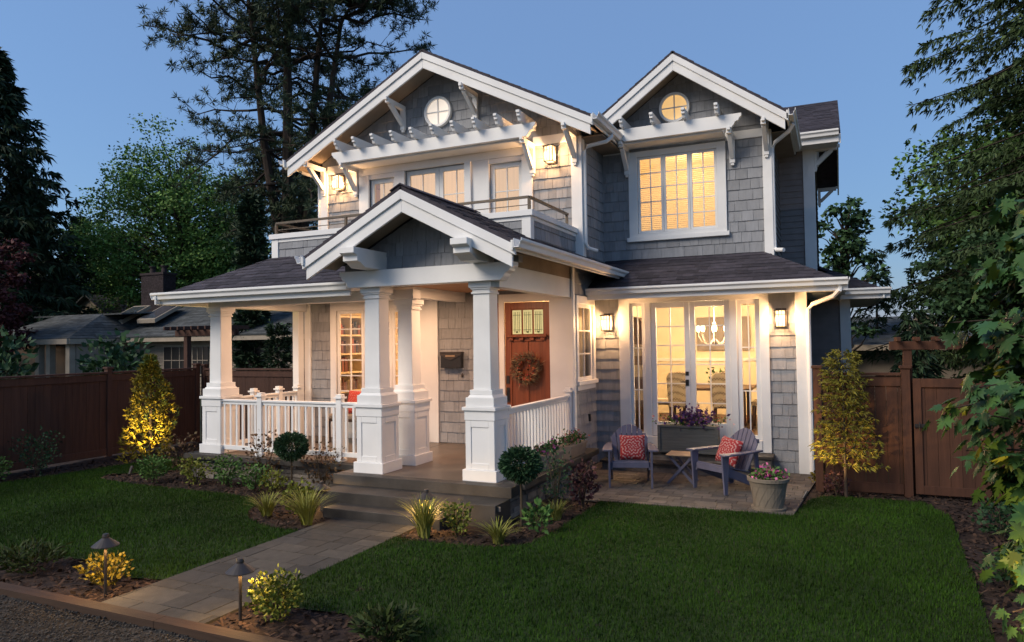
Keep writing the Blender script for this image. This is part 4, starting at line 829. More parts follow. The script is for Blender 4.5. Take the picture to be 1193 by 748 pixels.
for k in range(14):
    a = k*2*PI/14; b.tube([(-.83+math.cos(a+q*.7)*(.183+.045*q+.002), 9.85+math.sin(a+q*.7)*(.183+.045*q+.002), .07+.27*q) for q in (0, .25, .5, .75, 1)], .0018, 4)
part(b, 'swirl_relief', 'pot', t, bevel=0)
def blooms(c, r, n, nl, mats, t, ls=.05):
    c = np.array(c); C = c+RNG.normal(0, 1, (nl, 3))*np.array(r)*.5; leafquads(C, ls, ls*.3, M['greenleaf'], 'leaves', t)
    for m, k in mats: leafquads(c+np.array([0, 0, r[2]*.35])+RNG.normal(0, 1, (k, 3))*np.array(r)*.55, ls*.75, ls*.36, M[m], 'flowers', t)['kind'] = 'stuff'
part(MB().lathe([(.001, 0), (.232, 0), (.232, .004), (.001, .004)], (-.83, 9.85, .385), 20), 'soil', 'soil', t, bevel=0)
blooms((-.83, 9.85, .47), (.17, .17, .07), 0, 420, (('pink', 130),), t, .06)
t = thing('planter_box', 'long dark wooden planter box of purple and pink flowers below the french doors', 'planter', (-2.28, 12.2, .335))
b = MB(); b.box(-2.77, -1.8, 12.12, 12.42, .336, .79); part(b, 'box', 'boxwood', t); b = MB(); b.box(-2.79, -1.78, 12.10, 12.119, .336, .37); b.box(-2.79, -2.74, 12.10, 12.119, .37, .80); b.box(-1.83, -1.78, 12.10, 12.119, .37, .80); b.box(-2.74, -1.83, 12.10, 12.119, .76, .80); part(b, 'trim', 'boxwood', t)
blooms((-2.28, 12.25, .86), (.42, .12, .07), 0, 500, (('salmon', 170),), t, .05); leafquads(np.array((-2.2, 12.2, .93))+RNG.normal(0, 1, (330, 3))*np.array((.17, .09, .075)), .07, .026, M['purple'], 'flowers', t)['kind'] = 'stuff'
for y0, y1, lab, fl in ((9.35, 10.0, 'taupe trough planter of pink flowers on the stone wall, nearer the porch column', 1), (10.35, 11.1, 'taupe trough planter of pale flowers on the stone wall, nearer the house', 0)):
    t = thing('trough_planter', lab, 'planter', (-3.87, (y0+y1)/2, .424), 'trough planters on the porch wall'); b = MB()
    b.prism([(-.10, .0), (.10, 0), (.125, .17), (.14, .17), (.14, .205), (-.14, .205), (-.14, .17), (-.125, .17)], lambda a, c, k: (-3.85+a, y0+(y1-y0)*k, .425+c)); part(b, 'trough', 'trough', t)
    C = np.stack([-3.85+RNG.normal(0, .06, 500), y0+(y1-y0)*RNG.random(500), .64+np.abs(RNG.normal(0, .055, 500))], -1); leafquads(C[:330], .05, .015, M['greenleaf'], 'leaves', t, np.stack([RNG.normal(0, .6, 330), RNG.normal(0, .6, 330), 1+0*RNG.random(330)], -1))
    leafquads(C[330:430]+np.array([0, 0, .03]), .04, .016, M['pink' if fl else 'salmon'], 'flowers', t); leafquads(C[430:]+np.array([0, 0, .03]), .035, .014, M['twig'], 'dry_flowers', t)['kind'] = 'stuff'
# =================================================================== PLANTS
def shell(n, w, d, h, lump=.18, lo=.0):
    """points in an uneven dome"""
    u = RNG.normal(0, 1, (n, 3)); u /= np.linalg.norm(u, axis=1)[:, None]; r = (.35+.65*RNG.random(n)**.45)
    ph = np.arctan2(u[:, 1], u[:, 0]); bum = 1+lump*np.sin(ph*3+1.3+u[:, 2]*2)*np.cos(u[:, 2]*4+ph)
    P = u*(r*bum)[:, None]; P[:, 2] = .5+.5*P[:, 2]
    return P*np.array([w/2, d/2, h])*np.array([1, 1, 1-lo])+np.array([0, 0, h*lo])
def shrub(x, y, w, h, m, label, name='shrub', n=700, ls=.05, lw=.34, upb=.6, grp=None, cat='shrub', sparse=0):
    t = thing(name, label, cat, (x, y, 0), grp); s = MB()
    k = 9
    for i in range(k):
        a = i*2*PI/k+random.random(); r = w*.33*(.4+.6*random.random()); s.tube([(x, y, 0), (x+math.cos(a)*r*.4, y+math.sin(a)*r*.4, h*.4), (x+math.cos(a)*r, y+math.sin(a)*r, h*.85)], [.008, .006, .003], 4)
    part(s, 'stems', 'stem', t, bevel=0)
    w *= .74; n = int(n*.62); P = shell(n, w, w, h*1.06, lump=.42 if sparse else .3, lo=.06); A = np.stack([P[:, 0]/w*2, P[:, 1]/w*2, np.full(n, upb)], -1)+RNG.normal(0, .5, (n, 3))
    leafquads(P+np.array([x, y, .01]), ls, ls*lw, M[m], 'foliage', t, A, fold=.06); return t
def tuft(x, y, w, h, m, label, n=130, grp=None):
    t = thing('ornamental_grass', label, 'grass plant', (x, y, 0), grp); V = []; F = []
    a = RNG.random(n)*2*PI; sp = (.25+.75*RNG.random(n))*w*.62; hh = h*(.7+.45*RNG.random(n)); K = 5
    for i in range(n):
        d = np.array([math.cos(a[i]), math.sin(a[i]), 0]); sd = np.array([-d[1], d[0], 0]); base = np.array([x, y, 0])+d*random.uniform(0, .05)+sd*random.uniform(-.04, .04); k0 = len(V)
        for j in range(K):
            q = j/(K-1); p = base+d*sp[i]*q**1.5+np.array([0, 0, hh[i]*(q*1.35-.45*q*q*(1+.5*sp[i]/w))]); wd = .009*(1-q*.85); V += [p-sd*wd, p+sd*wd]
        for j in range(K-1): F.append((k0+2*j, k0+2*j+1, k0+2*j+3, k0+2*j+2))
    mesh_np('blades', V, F, M[m], t); return t
def topiary(x, y, w, h, label):
    t = thing('topiary_tree', label, 'topiary', (x, y, 0), 'ball topiaries by the steps'); part(MB().tube([(x, y, 0), (x+.005, y, h*.3), (x, y, h-w*.45)], [.017, .014, .013], 7), 'trunk', 'stem', t, bevel=0)
    n = 4600; P = shell(n, w*.86, w*.86, w*.72, .07); C = P+np.array([x, y, h-w*.74]); A = P-np.array([0, 0, w*.41])+RNG.normal(0, .06, (n, 3)); leafquads(C, .045, .010, M['darkleaf'], 'crown', t, A); return t
# left bed
shrub(-12.95, 7.35, .55, .40, 'greenleaf', 'low green shrub against the left fence at the photo edge', n=700); shrub(-13.0, 8.05, .9, .72, 'darkleaf', 'taller dark shrub against the left fence', n=900, ls=.05, sparse=1)
shrub(-10.35, 8.3, .58, .42, 'greenleaf', 'rounded green shrub at the foot of the golden arborvitae', n=900, ls=.05)
shrub(-10.5, 9.0, .85, .66, 'bronzeleaf', 'loose bronze nandina left of the corner column', 'nandina', n=420, ls=.06, sparse=1, grp='nandinas along the porch')
shrub(-9.5, 8.42, .62, .42, 'limeleaf', 'pale green shrub in front of the corner column', n=620, ls=.05, sparse=1); shrub(-8.9, 8.48, .55, .47, 'greenleaf', 'upright green shrub before the left stone porch base', n=800, ls=.05)
shrub(-8.35, 8.72, .66, .78, 'bronzeleaf', 'tall bronze nandina in front of the porch railing', 'nandina', n=420, ls=.055, sparse=1, grp='nandinas along the porch'); shrub(-8.2, 8.36, .58, .4, 'greenleaf', 'spreading green shrub below the tall nandina', n=700, ls=.05)
topiary(-7.68, 8.6, .56, .90, 'ball-shaped dark topiary left of the porch steps'); shrub(-7.2, 8.75, .75, .66, 'bronzeleaf', 'bronze nandina between the topiary and the steps', 'nandina', n=460, ls=.05, sparse=1, grp='nandinas along the porch')
shrub(-7.75, 8.3, .5, .34, 'limeleaf', 'low yellowish shrub under the left topiary', n=420, ls=.045); tuft(-6.85, 7.2, .55, .34, 'vargrass', 'striped ornamental grass at the lawn edge left of the path'); 
shrub(-6.4, 7.3, .52, .42, 'limeleaf', 'round lime shrub behind the striped grass left of the steps', n=800, ls=.05); tuft(-6.05, 7.05, .66, .48, 'vargrass', 'large striped ornamental grass at the left foot of the steps', 190)
shrub(-7.5, 4.55, .8, .24, 'fernleaf', 'low ferny ground cover in the front left bed', 'fern', n=900, ls=.085, lw=.13); shrub(-6.32, 4.55, .56, .27, 'mustard', 'small golden shrub beside the left path light', n=700, ls=.04)
shrub(-4.2, 4.5, .52, .37, 'limeleaf', 'rounded yellow-green shrub beside the right path light', n=1500, ls=.035, lw=.42); shrub(-3.12, 4.5, .55, .22, 'fernleaf', 'low dark ferny plant at the bottom edge of the lawn', 'fern', n=900, ls=.085, lw=.13)
# right bed
tuft(-4.36, 7.08, .56, .52, 'vargrass', 'tall striped ornamental grass at the right foot of the steps', 170); shrub(-4.03, 7.26, .42, .38, 'limeleaf', 'small lime shrub in front of the step end', n=600, ls=.045)
tuft(-3.48, 7.2, .5, .28, 'vargrass', 'low striped grass in the mulch between steps and lawn', 120); topiary(-3.52, 7.95, .56, .97, 'ball-shaped dark topiary right of the porch steps')
shrub(-3.2, 7.68, .36, .33, 'greenleaf', 'bright green leafy plant under the right topiary', 'leafy_plant', n=240, ls=.075, lw=.3); tuft(-3.25, 8.42, .42, .26, 'vargrass', 'striped grass nearest the patio', 110)
shrub(-3.36, 8.72, .48, .82, 'darkleaf', 'tall slender evergreen shrub against the stone wall', n=520, ls=.042, sparse=1); shrub(-3.12, 9.1, .46, .58, 'burgleaf', 'burgundy-leaved shrub at the patio corner', n=520, ls=.06, lw=.4)
shrub(-.25, 11.75, .3, .2, 'mustard', 'small golden plant at the fence corner', n=200, ls=.05); shrub(-.02, 11.1, .42, .33, 'burgleaf', 'low dark red plant beside the small golden conifer', n=300, ls=.05)
shrub(1.62, 9.3, .6, .4, 'darkleaf', 'dark low shrub under the maple', n=500, ls=.06); shrub(1.35, 7.6, .5, .28, 'darkleaf', 'small dark plant in the right bed', n=380, ls=.06)
# sprays of arborvitae: flat feathery fans
def arbor(x, y, w, h, m, label, name, n, low=0, cat='tree', m2=None, hw=1.0):
    t = thing(name, label, cat, (x, y, 0)); part(MB().tube([(x, y, 0), (x+.02, y, h*.5), (x, y, h*.95)], [.03, .022, .006], 7), 'trunk', 'bark', t, bevel=0)
    q = low+(1-low)*RNG.random(n)**.85; a = RNG.random(n)*2*PI; prof = w/2*np.minimum(1, (1-q)*1.9+.06)**.8*(1+.25*np.sin(a*3+q*9)); r = prof*(.35+.65*RNG.random(n)**.5)
    C = np.stack([x+np.cos(a)*r, y+np.sin(a)*r, q*h*.97], -1); Vs = []
    # each spray is five blades
    A0 = np.stack([np.cos(a)*.8, np.sin(a)*.8, np.full(n, .55)], -1)+RNG.normal(0, .3, (n, 3))
    CC = np.repeat(C, 5, 0); AA = np.repeat(A0, 5, 0)+RNG.normal(0, .55, (5*n, 3))
    if m2 is None: leafquads(CC, .085*hw, .014*hw, M[m], 'crown', t, AA)
    else:
        k = np.repeat((C[:, 0]-x)*.6-(C[:, 1]-y)*1.0+(.72*h-C[:, 2])*.25+RNG.normal(0, .08, n) > -.05, 5); leafquads(CC[k], .085*hw, .014*hw, M[m], 'crown', t, AA[k]); leafquads(CC[~k], .085*hw, .014*hw, M[m2], 'unlit_foliage', t, AA[~k])  # yellower towards the spotlight, greener beyond: its light put into the leaf colour
    return t
arbor(-11.55, 9.2, .80, 2.15, 'spotlitgold', 'conical golden arborvitae lit from below in front of the left fence', 'arborvitae', 950, .08, m2='goldgreen')
# garden spotlight and path lights
t = thing('garden_spotlight', 'small ground spotlight aimed at the golden arborvitae', 'spotlight', (-11.1, 8.45, 0)); b = MB(); b.tube([(-11.1, 8.45, 0), (-11.1, 8.45, .07)], .008, 6); b.tube([(-11.08, 8.42, .07), (-11.14, 8.52, .19)], [.024, .03], 10); part(b, 'housing', 'bronze', t, bevel=0); lamp('spotlight_beam', 'SPOT', (-11.15, 8.55, .22), 80, t, color=(1, .68, .22), size=.02, rot=aim((-11.15, 8.55, .2), (-11.5, 9.2, 1.55)), spot=88, blend=.7)
def spotlight(x, y, tgt, pw, label, sp=80):
    t = thing('garden_spotlight', label, 'spotlight', (x, y, 0)); d = (Vector(tgt)-Vector((x, y, .1))).normalized(); b = MB(); b.tube([(x, y, 0), (x, y, .07)], .008, 6); p = Vector((x, y, .08)); b.tube([p-d*.05, p+d*.07], [.024, .03], 10); part(b, 'housing', 'bronze', t, bevel=0)
    q = p+d*.09; lamp('spotlight_beam', 'SPOT', q, pw, t, color=(1, .62, .24), size=.02, rot=aim(q, tgt), spot=sp, blend=.8)
spotlight(-.42, 10.6, (.3, 11.1, 1.3), 24, 'small spotlight in the bed corner aimed at the little golden conifer', 95); spotlight(1.03, 5.3, (1.5, 6.3, .9), 34, 'small spotlight at the bed edge under the maple', 100)
def path_light(x, y, h, label):
    t = thing('path_light', label, 'path light', (x, y, 0), 'path lights along the walk'); part(MB().tube([(x, y, 0), (x, y, h-.06)], .013, 8), 'post', 'bronze', t, bevel=0)
    part(MB().lathe([(.001, .05), (.025, .05), (.03, .03), (.03, .015), (.115, -.05), (.115, -.056), (.03, .0), (.001, .0)], (x, y, h-.05), 20), 'shade', 'bronze', t, bevel=0); part(MB().lathe([(.001, -.04), (.018, -.04), (.018, 0), (.001, 0)], (x, y, h-.055), 10), 'bulb', 'bulb', t, bevel=0)
    lamp('path_glow', 'POINT', (x, y, h-.13), 6, t, color=(1, .58, .2), size=.03); return t
path_light(-6.05, 4.36, .57, 'path light in the front left bed beside the golden shrub'); path_light(-4.43, 4.36, .53, 'path light at the right front edge of the path'); path_light(-6.4, 7.75, .40, 'path light at the left end of the porch steps'); path_light(-4.5, 7.36, .50, 'path light rising from the striped grass right of the steps')
# =================================================================== FENCES
def fence(p, q, h, m, label, panels, name='fence', group=None):
    p, q = Vector((*p, 0)), Vector((*q, 0)); d = (q-p); L = d.length; d.normalize(); nn = Vector((d.y, -d.x, 0))
    t = thing(name, label, 'fence', tuple(p), group)
    for k in range(panels+1):
        c = p+d*(L*k/panels); b = MB(); b.bar(c, c+Vector((0, 0, h+.06)), .11, .11, d); b.bar(c+Vector((0, 0, h+.06)), c+Vector((0, 0, h+.10)), .15, .15, d); part(b, 'post', m, t)
    for k in range(panels):
        a = L*k/panels+.06; e = L*(k+1)/panels-.06; b = MB(); s = a
        while s < e-.01:
            w_ = min(random.uniform(.13, .15), e-s); c0 = p+d*(s+.002)+nn*random.uniform(0, .006); c1 = p+d*(s+w_-.002); c1 = c0+d*(w_-.004)
            b.prism([(0, .05), (1, .05), (1, h-.08), (0, h-.08)], lambda u, z, kk: c0+(c1-c0)*u+nn*(.022*kk-.011)+Vector((0, 0, z))); s += w_
        part(b, 'board_panel', m, t, bevel=0); 
        for zz_ in (h-.12, .11): part(MB().bar(p+d*a+nn*.02+Vector((0, 0, zz_)), p+d*e+nn*.02+Vector((0, 0, zz_)), .03, .14), 'rail', m, t)
        part(MB().bar(p+d*a+Vector((0, 0, h-.02)), p+d*e+Vector((0, 0, h-.02)), .13, .04), 'cap_rail', m, t)
    return t
fence((-13.75, 1.0), (-13.75, 12.2), 1.76, 'fence', 'dark brown board fence running along the left lawn', 5); fence((-13.62, 12.32), (-9.9, 12.32), 1.74, 'fence', 'dark brown board fence behind the porch corner', 1)
fence((-.24, 11.36), (.90, 11.36), 1.74, 'fencer', 'short reddish fence panel between house and gate', 1)
t = thing('garden_gate', 'reddish board gate with black latch beside the maple', 'gate', (1.3, 11.36, 0)); b = MB(); s = .99
while s < 1.98: b.box(s+.002, s+.138, 11.345, 11.367, .06, 1.66); s += .14
part(b, 'board_panel', 'fencer', t, bevel=0); b = MB(); b.box(.985, 1.085, 11.32, 11.343, .06, 1.66); b.box(1.88, 1.98, 11.32, 11.343, .06, 1.66); b.box(1.085, 1.88, 11.32, 11.343, 1.54, 1.66); b.box(1.085, 1.88, 11.32, 11.343, .06, .18); part(b, 'gate_frame', 'fencer', t); b = MB(); b.box(.99, 1.13, 11.30, 11.319, .98, 1.03); b.tube([(1.05, 11.28, .94), (1.05, 11.27, 1.0), (1.05, 11.28, 1.06)], .01, 6); part(b, 'latch', 'black', t)
t = thing('garden_arbor', 'reddish timber arbor with short rafters over the garden gate', 'arbor', (1.5, 11.4, 0))
for x in (.94, 2.08): part(MB().box(x-.055, x+.055, 11.42, 11.54, 0, 2.06), 'post', 'fencer', t)
part(MB().box(.72, 2.35, 11.40, 11.44, 2.06, 2.18), 'beam', 'fencer', t); part(MB().box(.72, 2.35, 11.52, 11.56, 2.06, 2.18), 'beam', 'fencer', t)
for i in range(7): part(MB().box(.80+.235*i, .85+.235*i, 11.2, 11.78, 2.182, 2.24), 'rafter', 'fencer', t)
fence((2.2, 11.36), (5.5, 11.36), 1.74, 'fencer', 'reddish board fence beyond the gate behind the maple', 2)
t = thing('pergola', 'dark brown timber pergola rising behind the left fence', 'pergola', (-16.5, 14.2, 0))
for x in (-16.66, -15.1): part(MB().box(x-.07, x+.07, 14.4, 14.54, 0, 2.55), 'post', 'fence', t)
for y in (14.38, 14.5): part(MB().box(-17.05, -14.8, y, y+.05, 2.55, 2.72), 'beam', 'fence', t)
for i in range(9): part(MB().box(-17.0+.26*i, -16.95+.26*i, 13.95, 15.0, 2.722, 2.82), 'rafter', 'fence', t)
# =================================================================== TREES
def tubes_branch(b, p, q, r0, r1, sag=0, n=4, wig=.0, sides=5):
    p, q = np.array(p, float), np.array(q, float); L = np.linalg.norm(q-p); pts = []
    for i in range(n+1):
        s = i/n; c = p+(q-p)*s+np.array([0, 0, -sag*L*4*s*(1-s)])
        if 0 < i < n: c = c+RNG.normal(0, wig*L, 3)
        pts.append(tuple(c))
    b.tube(pts, [r0+(r1-r0)*i/n for i in range(n+1)], sides, caps=False); return [np.array(x) for x in pts]
def broadleaf(x, y, h, w, m, label, z0=0, nb=60, ln=9000, ls=.16, name='broadleaf_tree', clear=.2, lw=.34, flat=1.0, trunk=None, cz=.60, grp=None, seedlump=.25, leaf_axis=None):
    t = thing(name, label, 'tree', (x, y, 0), grp); b = MB(); tr = trunk or h*.018
    b.tube([(x, y, 0), (x+.1*random.uniform(-1, 1), y, h*.35), (x+.2*random.uniform(-1, 1), y, h*.8)], [tr, tr*.75, tr*.2], 8)
    cen = np.array([x, y, h*(clear+(1-clear)*.5)]); tips = []
    for i in range(nb):
        u = RNG.normal(0, 1, 3); u /= np.linalg.norm(u); rr = RNG.random()**.35
        ph = math.atan2(u[1], u[0]); bum = 1+seedlump*math.sin(3*ph+2*u[2]+x)*math.cos(4*u[2]+2*ph)
        tip = cen+u*rr*bum*np.array([w/2, w/2, h*(1-clear)/2]); zb = min(max(h*.18, tip[2]-.25*abs(np.hypot(tip[0]-x, tip[1]-y))-h*.08), h*.75)
        tubes_branch(b, (x, y, zb), tip, tr*.32, tr*.05, -.04, 4, .03); tips.append(tip)
    part(b, 'trunk', 'bark', t, bevel=0)
    tips = np.array(tips); k = RNG.integers(0, len(tips), ln); sc_ = w*.07
    C = tips[k]+np.clip(RNG.normal(0, 1, (ln, 3)), -1.5, 1.5)*np.array([sc_, sc_, sc_*.5*flat]); A = RNG.normal(0, 1, (ln, 3))*np.array([1, 1, .5])+np.array([0, 0, -.2])
    leafquads(C, ls, ls*lw, M[m], 'crown', t, A, fold=.08); return t
def conifer(x, y, h, r, m, label, name='conifer', nb=150, per=46, ls=.4, droop=.25, z0=.06, side=None, pw=.8, grp=None, trunk=None, cup=0.):
    t = thing(name, label, 'tree', (x, y, 0), grp); b = MB(); tr = trunk or h*.014; b.tube([(x, y, 0), (x, y, h*.5), (x, y, h)], [tr, tr*.6, tr*.08], 8); Cs = []; As = []
    for i in range(nb):
        q = z0+(1-z0)*((i+RNG.random())/nb)**.9; a = i*2.399+RNG.normal(0, .3) if side is None else side[0]+RNG.normal(0, side[1]); L = r*((1-q)**pw)*(.65+.5*RNG.random())+.15; z = q*h
        end = np.array([x+math.cos(a)*L, y+math.sin(a)*L, z-droop*L+cup*L*.4]); pts = tubes_branch(b, (x, y, z), end, tr*.22*(1.1-q), .008, droop*.12, 4, .01, 4)
        n = max(6, int(per*(.3+.7*L/r))); s = (.12+.88*RNG.random(n)**.8); base = np.array([x, y, z])*(1-s)[:, None]+end*s[:, None]; base[:, 2] -= droop*.48*L*s*(1-s)
        sd = np.array([-math.sin(a), math.cos(a), 0]); off = RNG.normal(0, 1, n)*(.17*L*(1.15-s)+.06); C = base+sd*off[:, None]+RNG.normal(0, .05*ls, (n, 3)); C[:, 2] -= np.abs(off)*droop*.9
        Cs.append(C); As.append(np.array([math.cos(a), math.sin(a), -droop*1.2])*.8+sd*np.sign(off)[:, None]*.7+RNG.normal(0, .35, (n, 3)))
    part(b, 'trunk', 'bark', t, bevel=0); C = np.concatenate(Cs); A = np.concatenate(As); C = np.repeat(C, 3, 0); A = np.repeat(A, 3, 0)+RNG.normal(0, .5, (len(C), 3)); leafquads(C, ls, ls*.13, M[m], 'crown', t, A, droop=.25); return t
def pine(x, y, h, label):
    t = thing('pine_tree', label, 'tree', (x, y, 0)); b = MB(); stems = []
    for dx, dy, hh, r in ((0, 0, h, .42), (1.1, .8, h*.92, .3), (-1.4, -.6, h*.9, .3), (2.0, 1.0, h*.8, .26)):
        pts = [(x, y, 0), (x+dx*.25, y+dy*.25, h*.28), (x+dx*.8, y+dy, h*.5), (x+dx*1.3, y+dy*1.3, h*.75), (x+dx*1.6, y+dy*1.6, hh)]; b.tube(pts, [r*1.25, r, r*.7, r*.4, .05], 8, caps=False); stems.append(np.array(pts))
    T = []
    def spt(s, z):
        for i in range(4):
            if s[i][2] <= z <= s[i+1][2]: f = (z-s[i][2])/(s[i+1][2]-s[i][2]); return s[i]+(s[i+1]-s[i])*f
        return s[-1]
    for i in range(150):
        s = stems[i % 4] if i < 120 else stems[0]; q = RNG.random(); z = h*(.36+.6*q); p = spt(s, min(z, s[-1][2]-.3)); a = RNG.random()*2*PI
        R = 5.7*math.sin(PI*min(1, max(.12, (z/h-.16)/.95)))**.75*(.55+.5*RNG.random()); e = p+np.array([math.cos(a)*R, math.sin(a)*R, R*(.30-.75*(1-q)**2+.15*RNG.normal())])
        pts = tubes_branch(b, p, e, .10, .025, .06*RNG.normal(), 5, .035)
        for k in range(11):
            f = .35+.65*RNG.random(); j = min(4, int(f*5)); bp = pts[j]+(pts[j+1]-pts[j])*(f*5-j); v = (e-p)/np.linalg.norm(e-p)*.5+RNG.normal(0, .6, 3)+np.array([0, 0, .25]); L = .6+1.1*RNG.random(); ee = bp+v/np.linalg.norm(v)*L
            b.tube([tuple(bp), tuple((bp+ee)/2+RNG.normal(0, .06, 3)), tuple(ee)], [.02, .014, .008], 3, caps=False); T += [ee, bp+(ee-bp)*.72+RNG.normal(0, .1, 3)]
            if RNG.random() < .5: T.append(bp+(ee-bp)*.45+RNG.normal(0, .15, 3))
        T.append(e)
    part(b, 'trunk', 'bark', t, bevel=0); T = np.array(T); n = 24; C = np.repeat(T, n, 0); A = RNG.normal(0, 1, (len(C), 3))+np.array([0, 0, .35]); leafquads(C, .36, .024, M['pineleaf'], 'crown', t, A)
def at(u, v, y):      # point on the plane Y=y seen at photo pixel (u, v): used to read off where far trees stand
    d = rt*((u-596.5)/825.43)-up*((v-374)/825.43)+fw; k = y/d.y; return Vector((d.x*k, y, H+d.z*k))
conifer(.1, 11.0, 2.05, .42, 'goldconifer', 'small feathery golden conifer in front of the right fence', 'golden_conifer', nb=70, per=30, ls=.065, droop=-.05, z0=.2, pw=.75, trunk=.022)
pine(-26.9, 30, 26.5, 'tall open pine with several stems behind the house')
conifer(-43.6, 24.5, 19.6, 7.6, 'conleaf', 'tall dark conifer at the left photo edge', nb=220, per=60, ls=.55, droop=.3); conifer(-50, 30, 14, 6, 'conleaf', 'dark conifer behind and right of the tallest left conifer', nb=170, per=55, ls=.55, droop=.3); conifer(-53, 36, 12.5, 4.6, 'conleaf', 'shorter dark conifer next to the pale sky gap', nb=150, per=50, ls=.5, droop=.3)
broadleaf(-35.2, 19.5, 7.6, 4.0, 'redleaf', 'dark red maple at the left edge behind the neighbouring house', nb=70, ln=8000, ls=.2, name='red_maple', clear=.15)
broadleaf(-47.8, 35, 12.2, 7.5, 'decdark', 'dark green tree left of the bright green tree', nb=90, ln=11000, ls=.26, clear=.1)
broadleaf(-40.0, 34.5, 15.9, 11.0, 'brightleaf', 'bright green tree between the conifers and the pine', nb=260, ln=60000, ls=.20, clear=.12, seedlump=.3); broadleaf(-29.5, 33, 9.5, 8, 'decdark', 'dark leafy tree at the foot of the pine', nb=80, ln=9000, ls=.25, clear=.08)
conifer(-23.95, 24.3, 8.8, .75, 'conleaf', 'slim dark cypress in front of the pine', 'cypress', nb=160, per=26, ls=.35, droop=-.9, pw=.45)
broadleaf(.45, 27.5, 8.0, 2.3, 'decdark', 'loose leafy tree behind the right corner of the house', nb=60, ln=2600, ls=.2, clear=.25)
conifer(6.2, 17.5, 16.5, 5.7, 'cedleaf', 'large drooping hemlock at the right edge', 'hemlock', nb=460, per=360, ls=.14, droop=.5, z0=.2, pw=.36)
conifer(9.4, 20.5, 21, 6.2, 'cedleaf', 'second dark hemlock behind the right edge hemlock', 'hemlock', nb=340, per=200, ls=.18, droop=.5, z0=.1, pw=.4)
broadleaf(6.0, 20.5, 8.2, 8.0, 'decleaf', 'broad green tree under the hemlock', nb=260, ln=70000, ls=.125, clear=.12, flat=.45, seedlump=.14); broadleaf(3.7, 15.8, 4.5, 3.8, 'decdark', 'low layered dark tree above the garden arbor', nb=110, ln=16000, ls=.11, clear=.42, flat=.4)
conifer(1.5, 30, 5.6, 1.2, 'conleaf', 'little conifer beside the grey neighbouring roof', nb=50, per=20, ls=.25)
shrub(-18.9, 13.9, 2.1, 2.45, 'decdark', 'round broad-leaved bush behind the left fence', n=1500, ls=.2); shrub(-19.9, 11.3, 2.0, 2.5, 'decdark', 'broad-leaved bush at the left edge behind the fence', n=1300, ls=.2)
conifer(-13.47, 14.6, 2.6, .22, 'conleaf', 'thin columnar conifer behind the porch fence', 'cypress', nb=70, per=14, ls=.16, droop=-.9, pw=.3); conifer(1.28, 13.8, 2.75, .4, 'conleaf', 'slim conifer beyond the right fence', nb=50, per=16, ls=.18)
# foreground maple with lobed leaves
LOBE = [(0, 0), (.10, .06), (.34, -.10), (.30, .10), (.52, .16), (.38, .28), (.58, .52), (.36, .46), (.34, .62), (.16, .52), (.20, .74), (.08, .76), (0, 1.0)]
LOBE = LOBE+[(-a, b_) for a, b_ in LOBE[-2:0:-1]]
def maple():
    t = thing('maple', 'small maple with large lobed leaves at the right edge', 'tree', (1.7, 6.3, 0)); b = MB(); Cs = []; As = []; Ns = []
    b.tube([(1.75, 6.3, 0), (1.72, 6.28, 1.2), (1.7, 6.3, 2.4), (1.5, 6.25, 3.3)], [.05, .042, .03, .01], 8)
    lead = [(1.75, 6.3, 2.0), (1.7, 6.3, 2.9), (1.65, 6.25, 3.2)]
    for i in range(105):
        q = RNG.random(); z = .22+2.9*q; a = RNG.random()*2*PI; R = (.62+.25*math.sin(PI*min(1, q*1.1)))*(.5+.6*RNG.random())*(.85 if z < 1.4 else 1); p = np.array([1.62, 6.3, z-.05]); e = p+np.array([math.cos(a)*R, math.sin(a)*R, .15*RNG.normal()])
        tubes_branch(b, p, e, .012, .004, -.05, 3, .03, 4)
        for k in range(32): s = .25+.8*RNG.random(); c = p+(e-p)*s+RNG.normal(0, .06, 3); Cs.append(c); As.append(np.array([math.cos(a)*.6, math.sin(a)*.6, -.75])+RNG.normal(0, .35, 3)); Ns.append(np.array([math.cos(a), math.sin(a), .9])+RNG.normal(0, .45, 3))
    part(b, 'trunk', 'bark', t, bevel=0); V = []; F = []; V2 = []; F2 = []
    for c, A, N in zip(Cs, As, Ns):
        A = A/np.linalg.norm(A); N = N-A*N.dot(A); N /= np.linalg.norm(N); B = np.cross(A, N); L = random.uniform(.09, .185); young = random.random() < .07
        vv, ff = (V2, F2) if young else (V, F); k0 = len(vv); nl = len(LOBE)
        for (px, py) in LOBE: vv.append(c+A*py*L+B*px*L-N*(abs(px)*.28+.25*py*py)*L*.6)
        vv.append(c+A*.4*L); m_ = k0+nl
        for j in range(nl): ff.append((k0+j, k0+(j+1) % nl, m_))
    mesh_np('crown', V, F, M['mapleleaf'], t); mesh_np('young_leaves', V2, F2, M['limeleaf'], t)
maple()
# =================================================================== NEIGHBOURS
def slope_quad(pts, parent, m, name='roof'):
    p = [Vector(q) for q in pts]; S = (p[1]-p[0]).normalized(); Nn = S.cross(p[-1]-p[0]).normalized(); Nn = -Nn if Nn.z < 0 else Nn; T = Nn.cross(S).normalized()
    if (p[-1]-p[0]).dot(T) < 0: T = -T
    reg = [((q-p[0]).dot(S), (q-p[0]).dot(T)) for q in p]; b = MB(); slab(b, p[0], S, T, Nn, reg, .06); panel(b, p[0], S, T, Nn, reg, .2, (.3, .8), .012, .002, gap=0, tj=.005); return part(b, name, m, parent, bevel=0)
NH = thing('neighbour_house', 'low beige ranch house with dark roof and skylights behind the left fence', 'house', (-26, 24, 0))
wb = lambda name, m, *a, parent=None: part(MB().box(*a), name, m, parent or NH, bevel=0)
wb('wall', 'nwall', -31.4, -11.5, 24.2, 30, 0, 2.6)
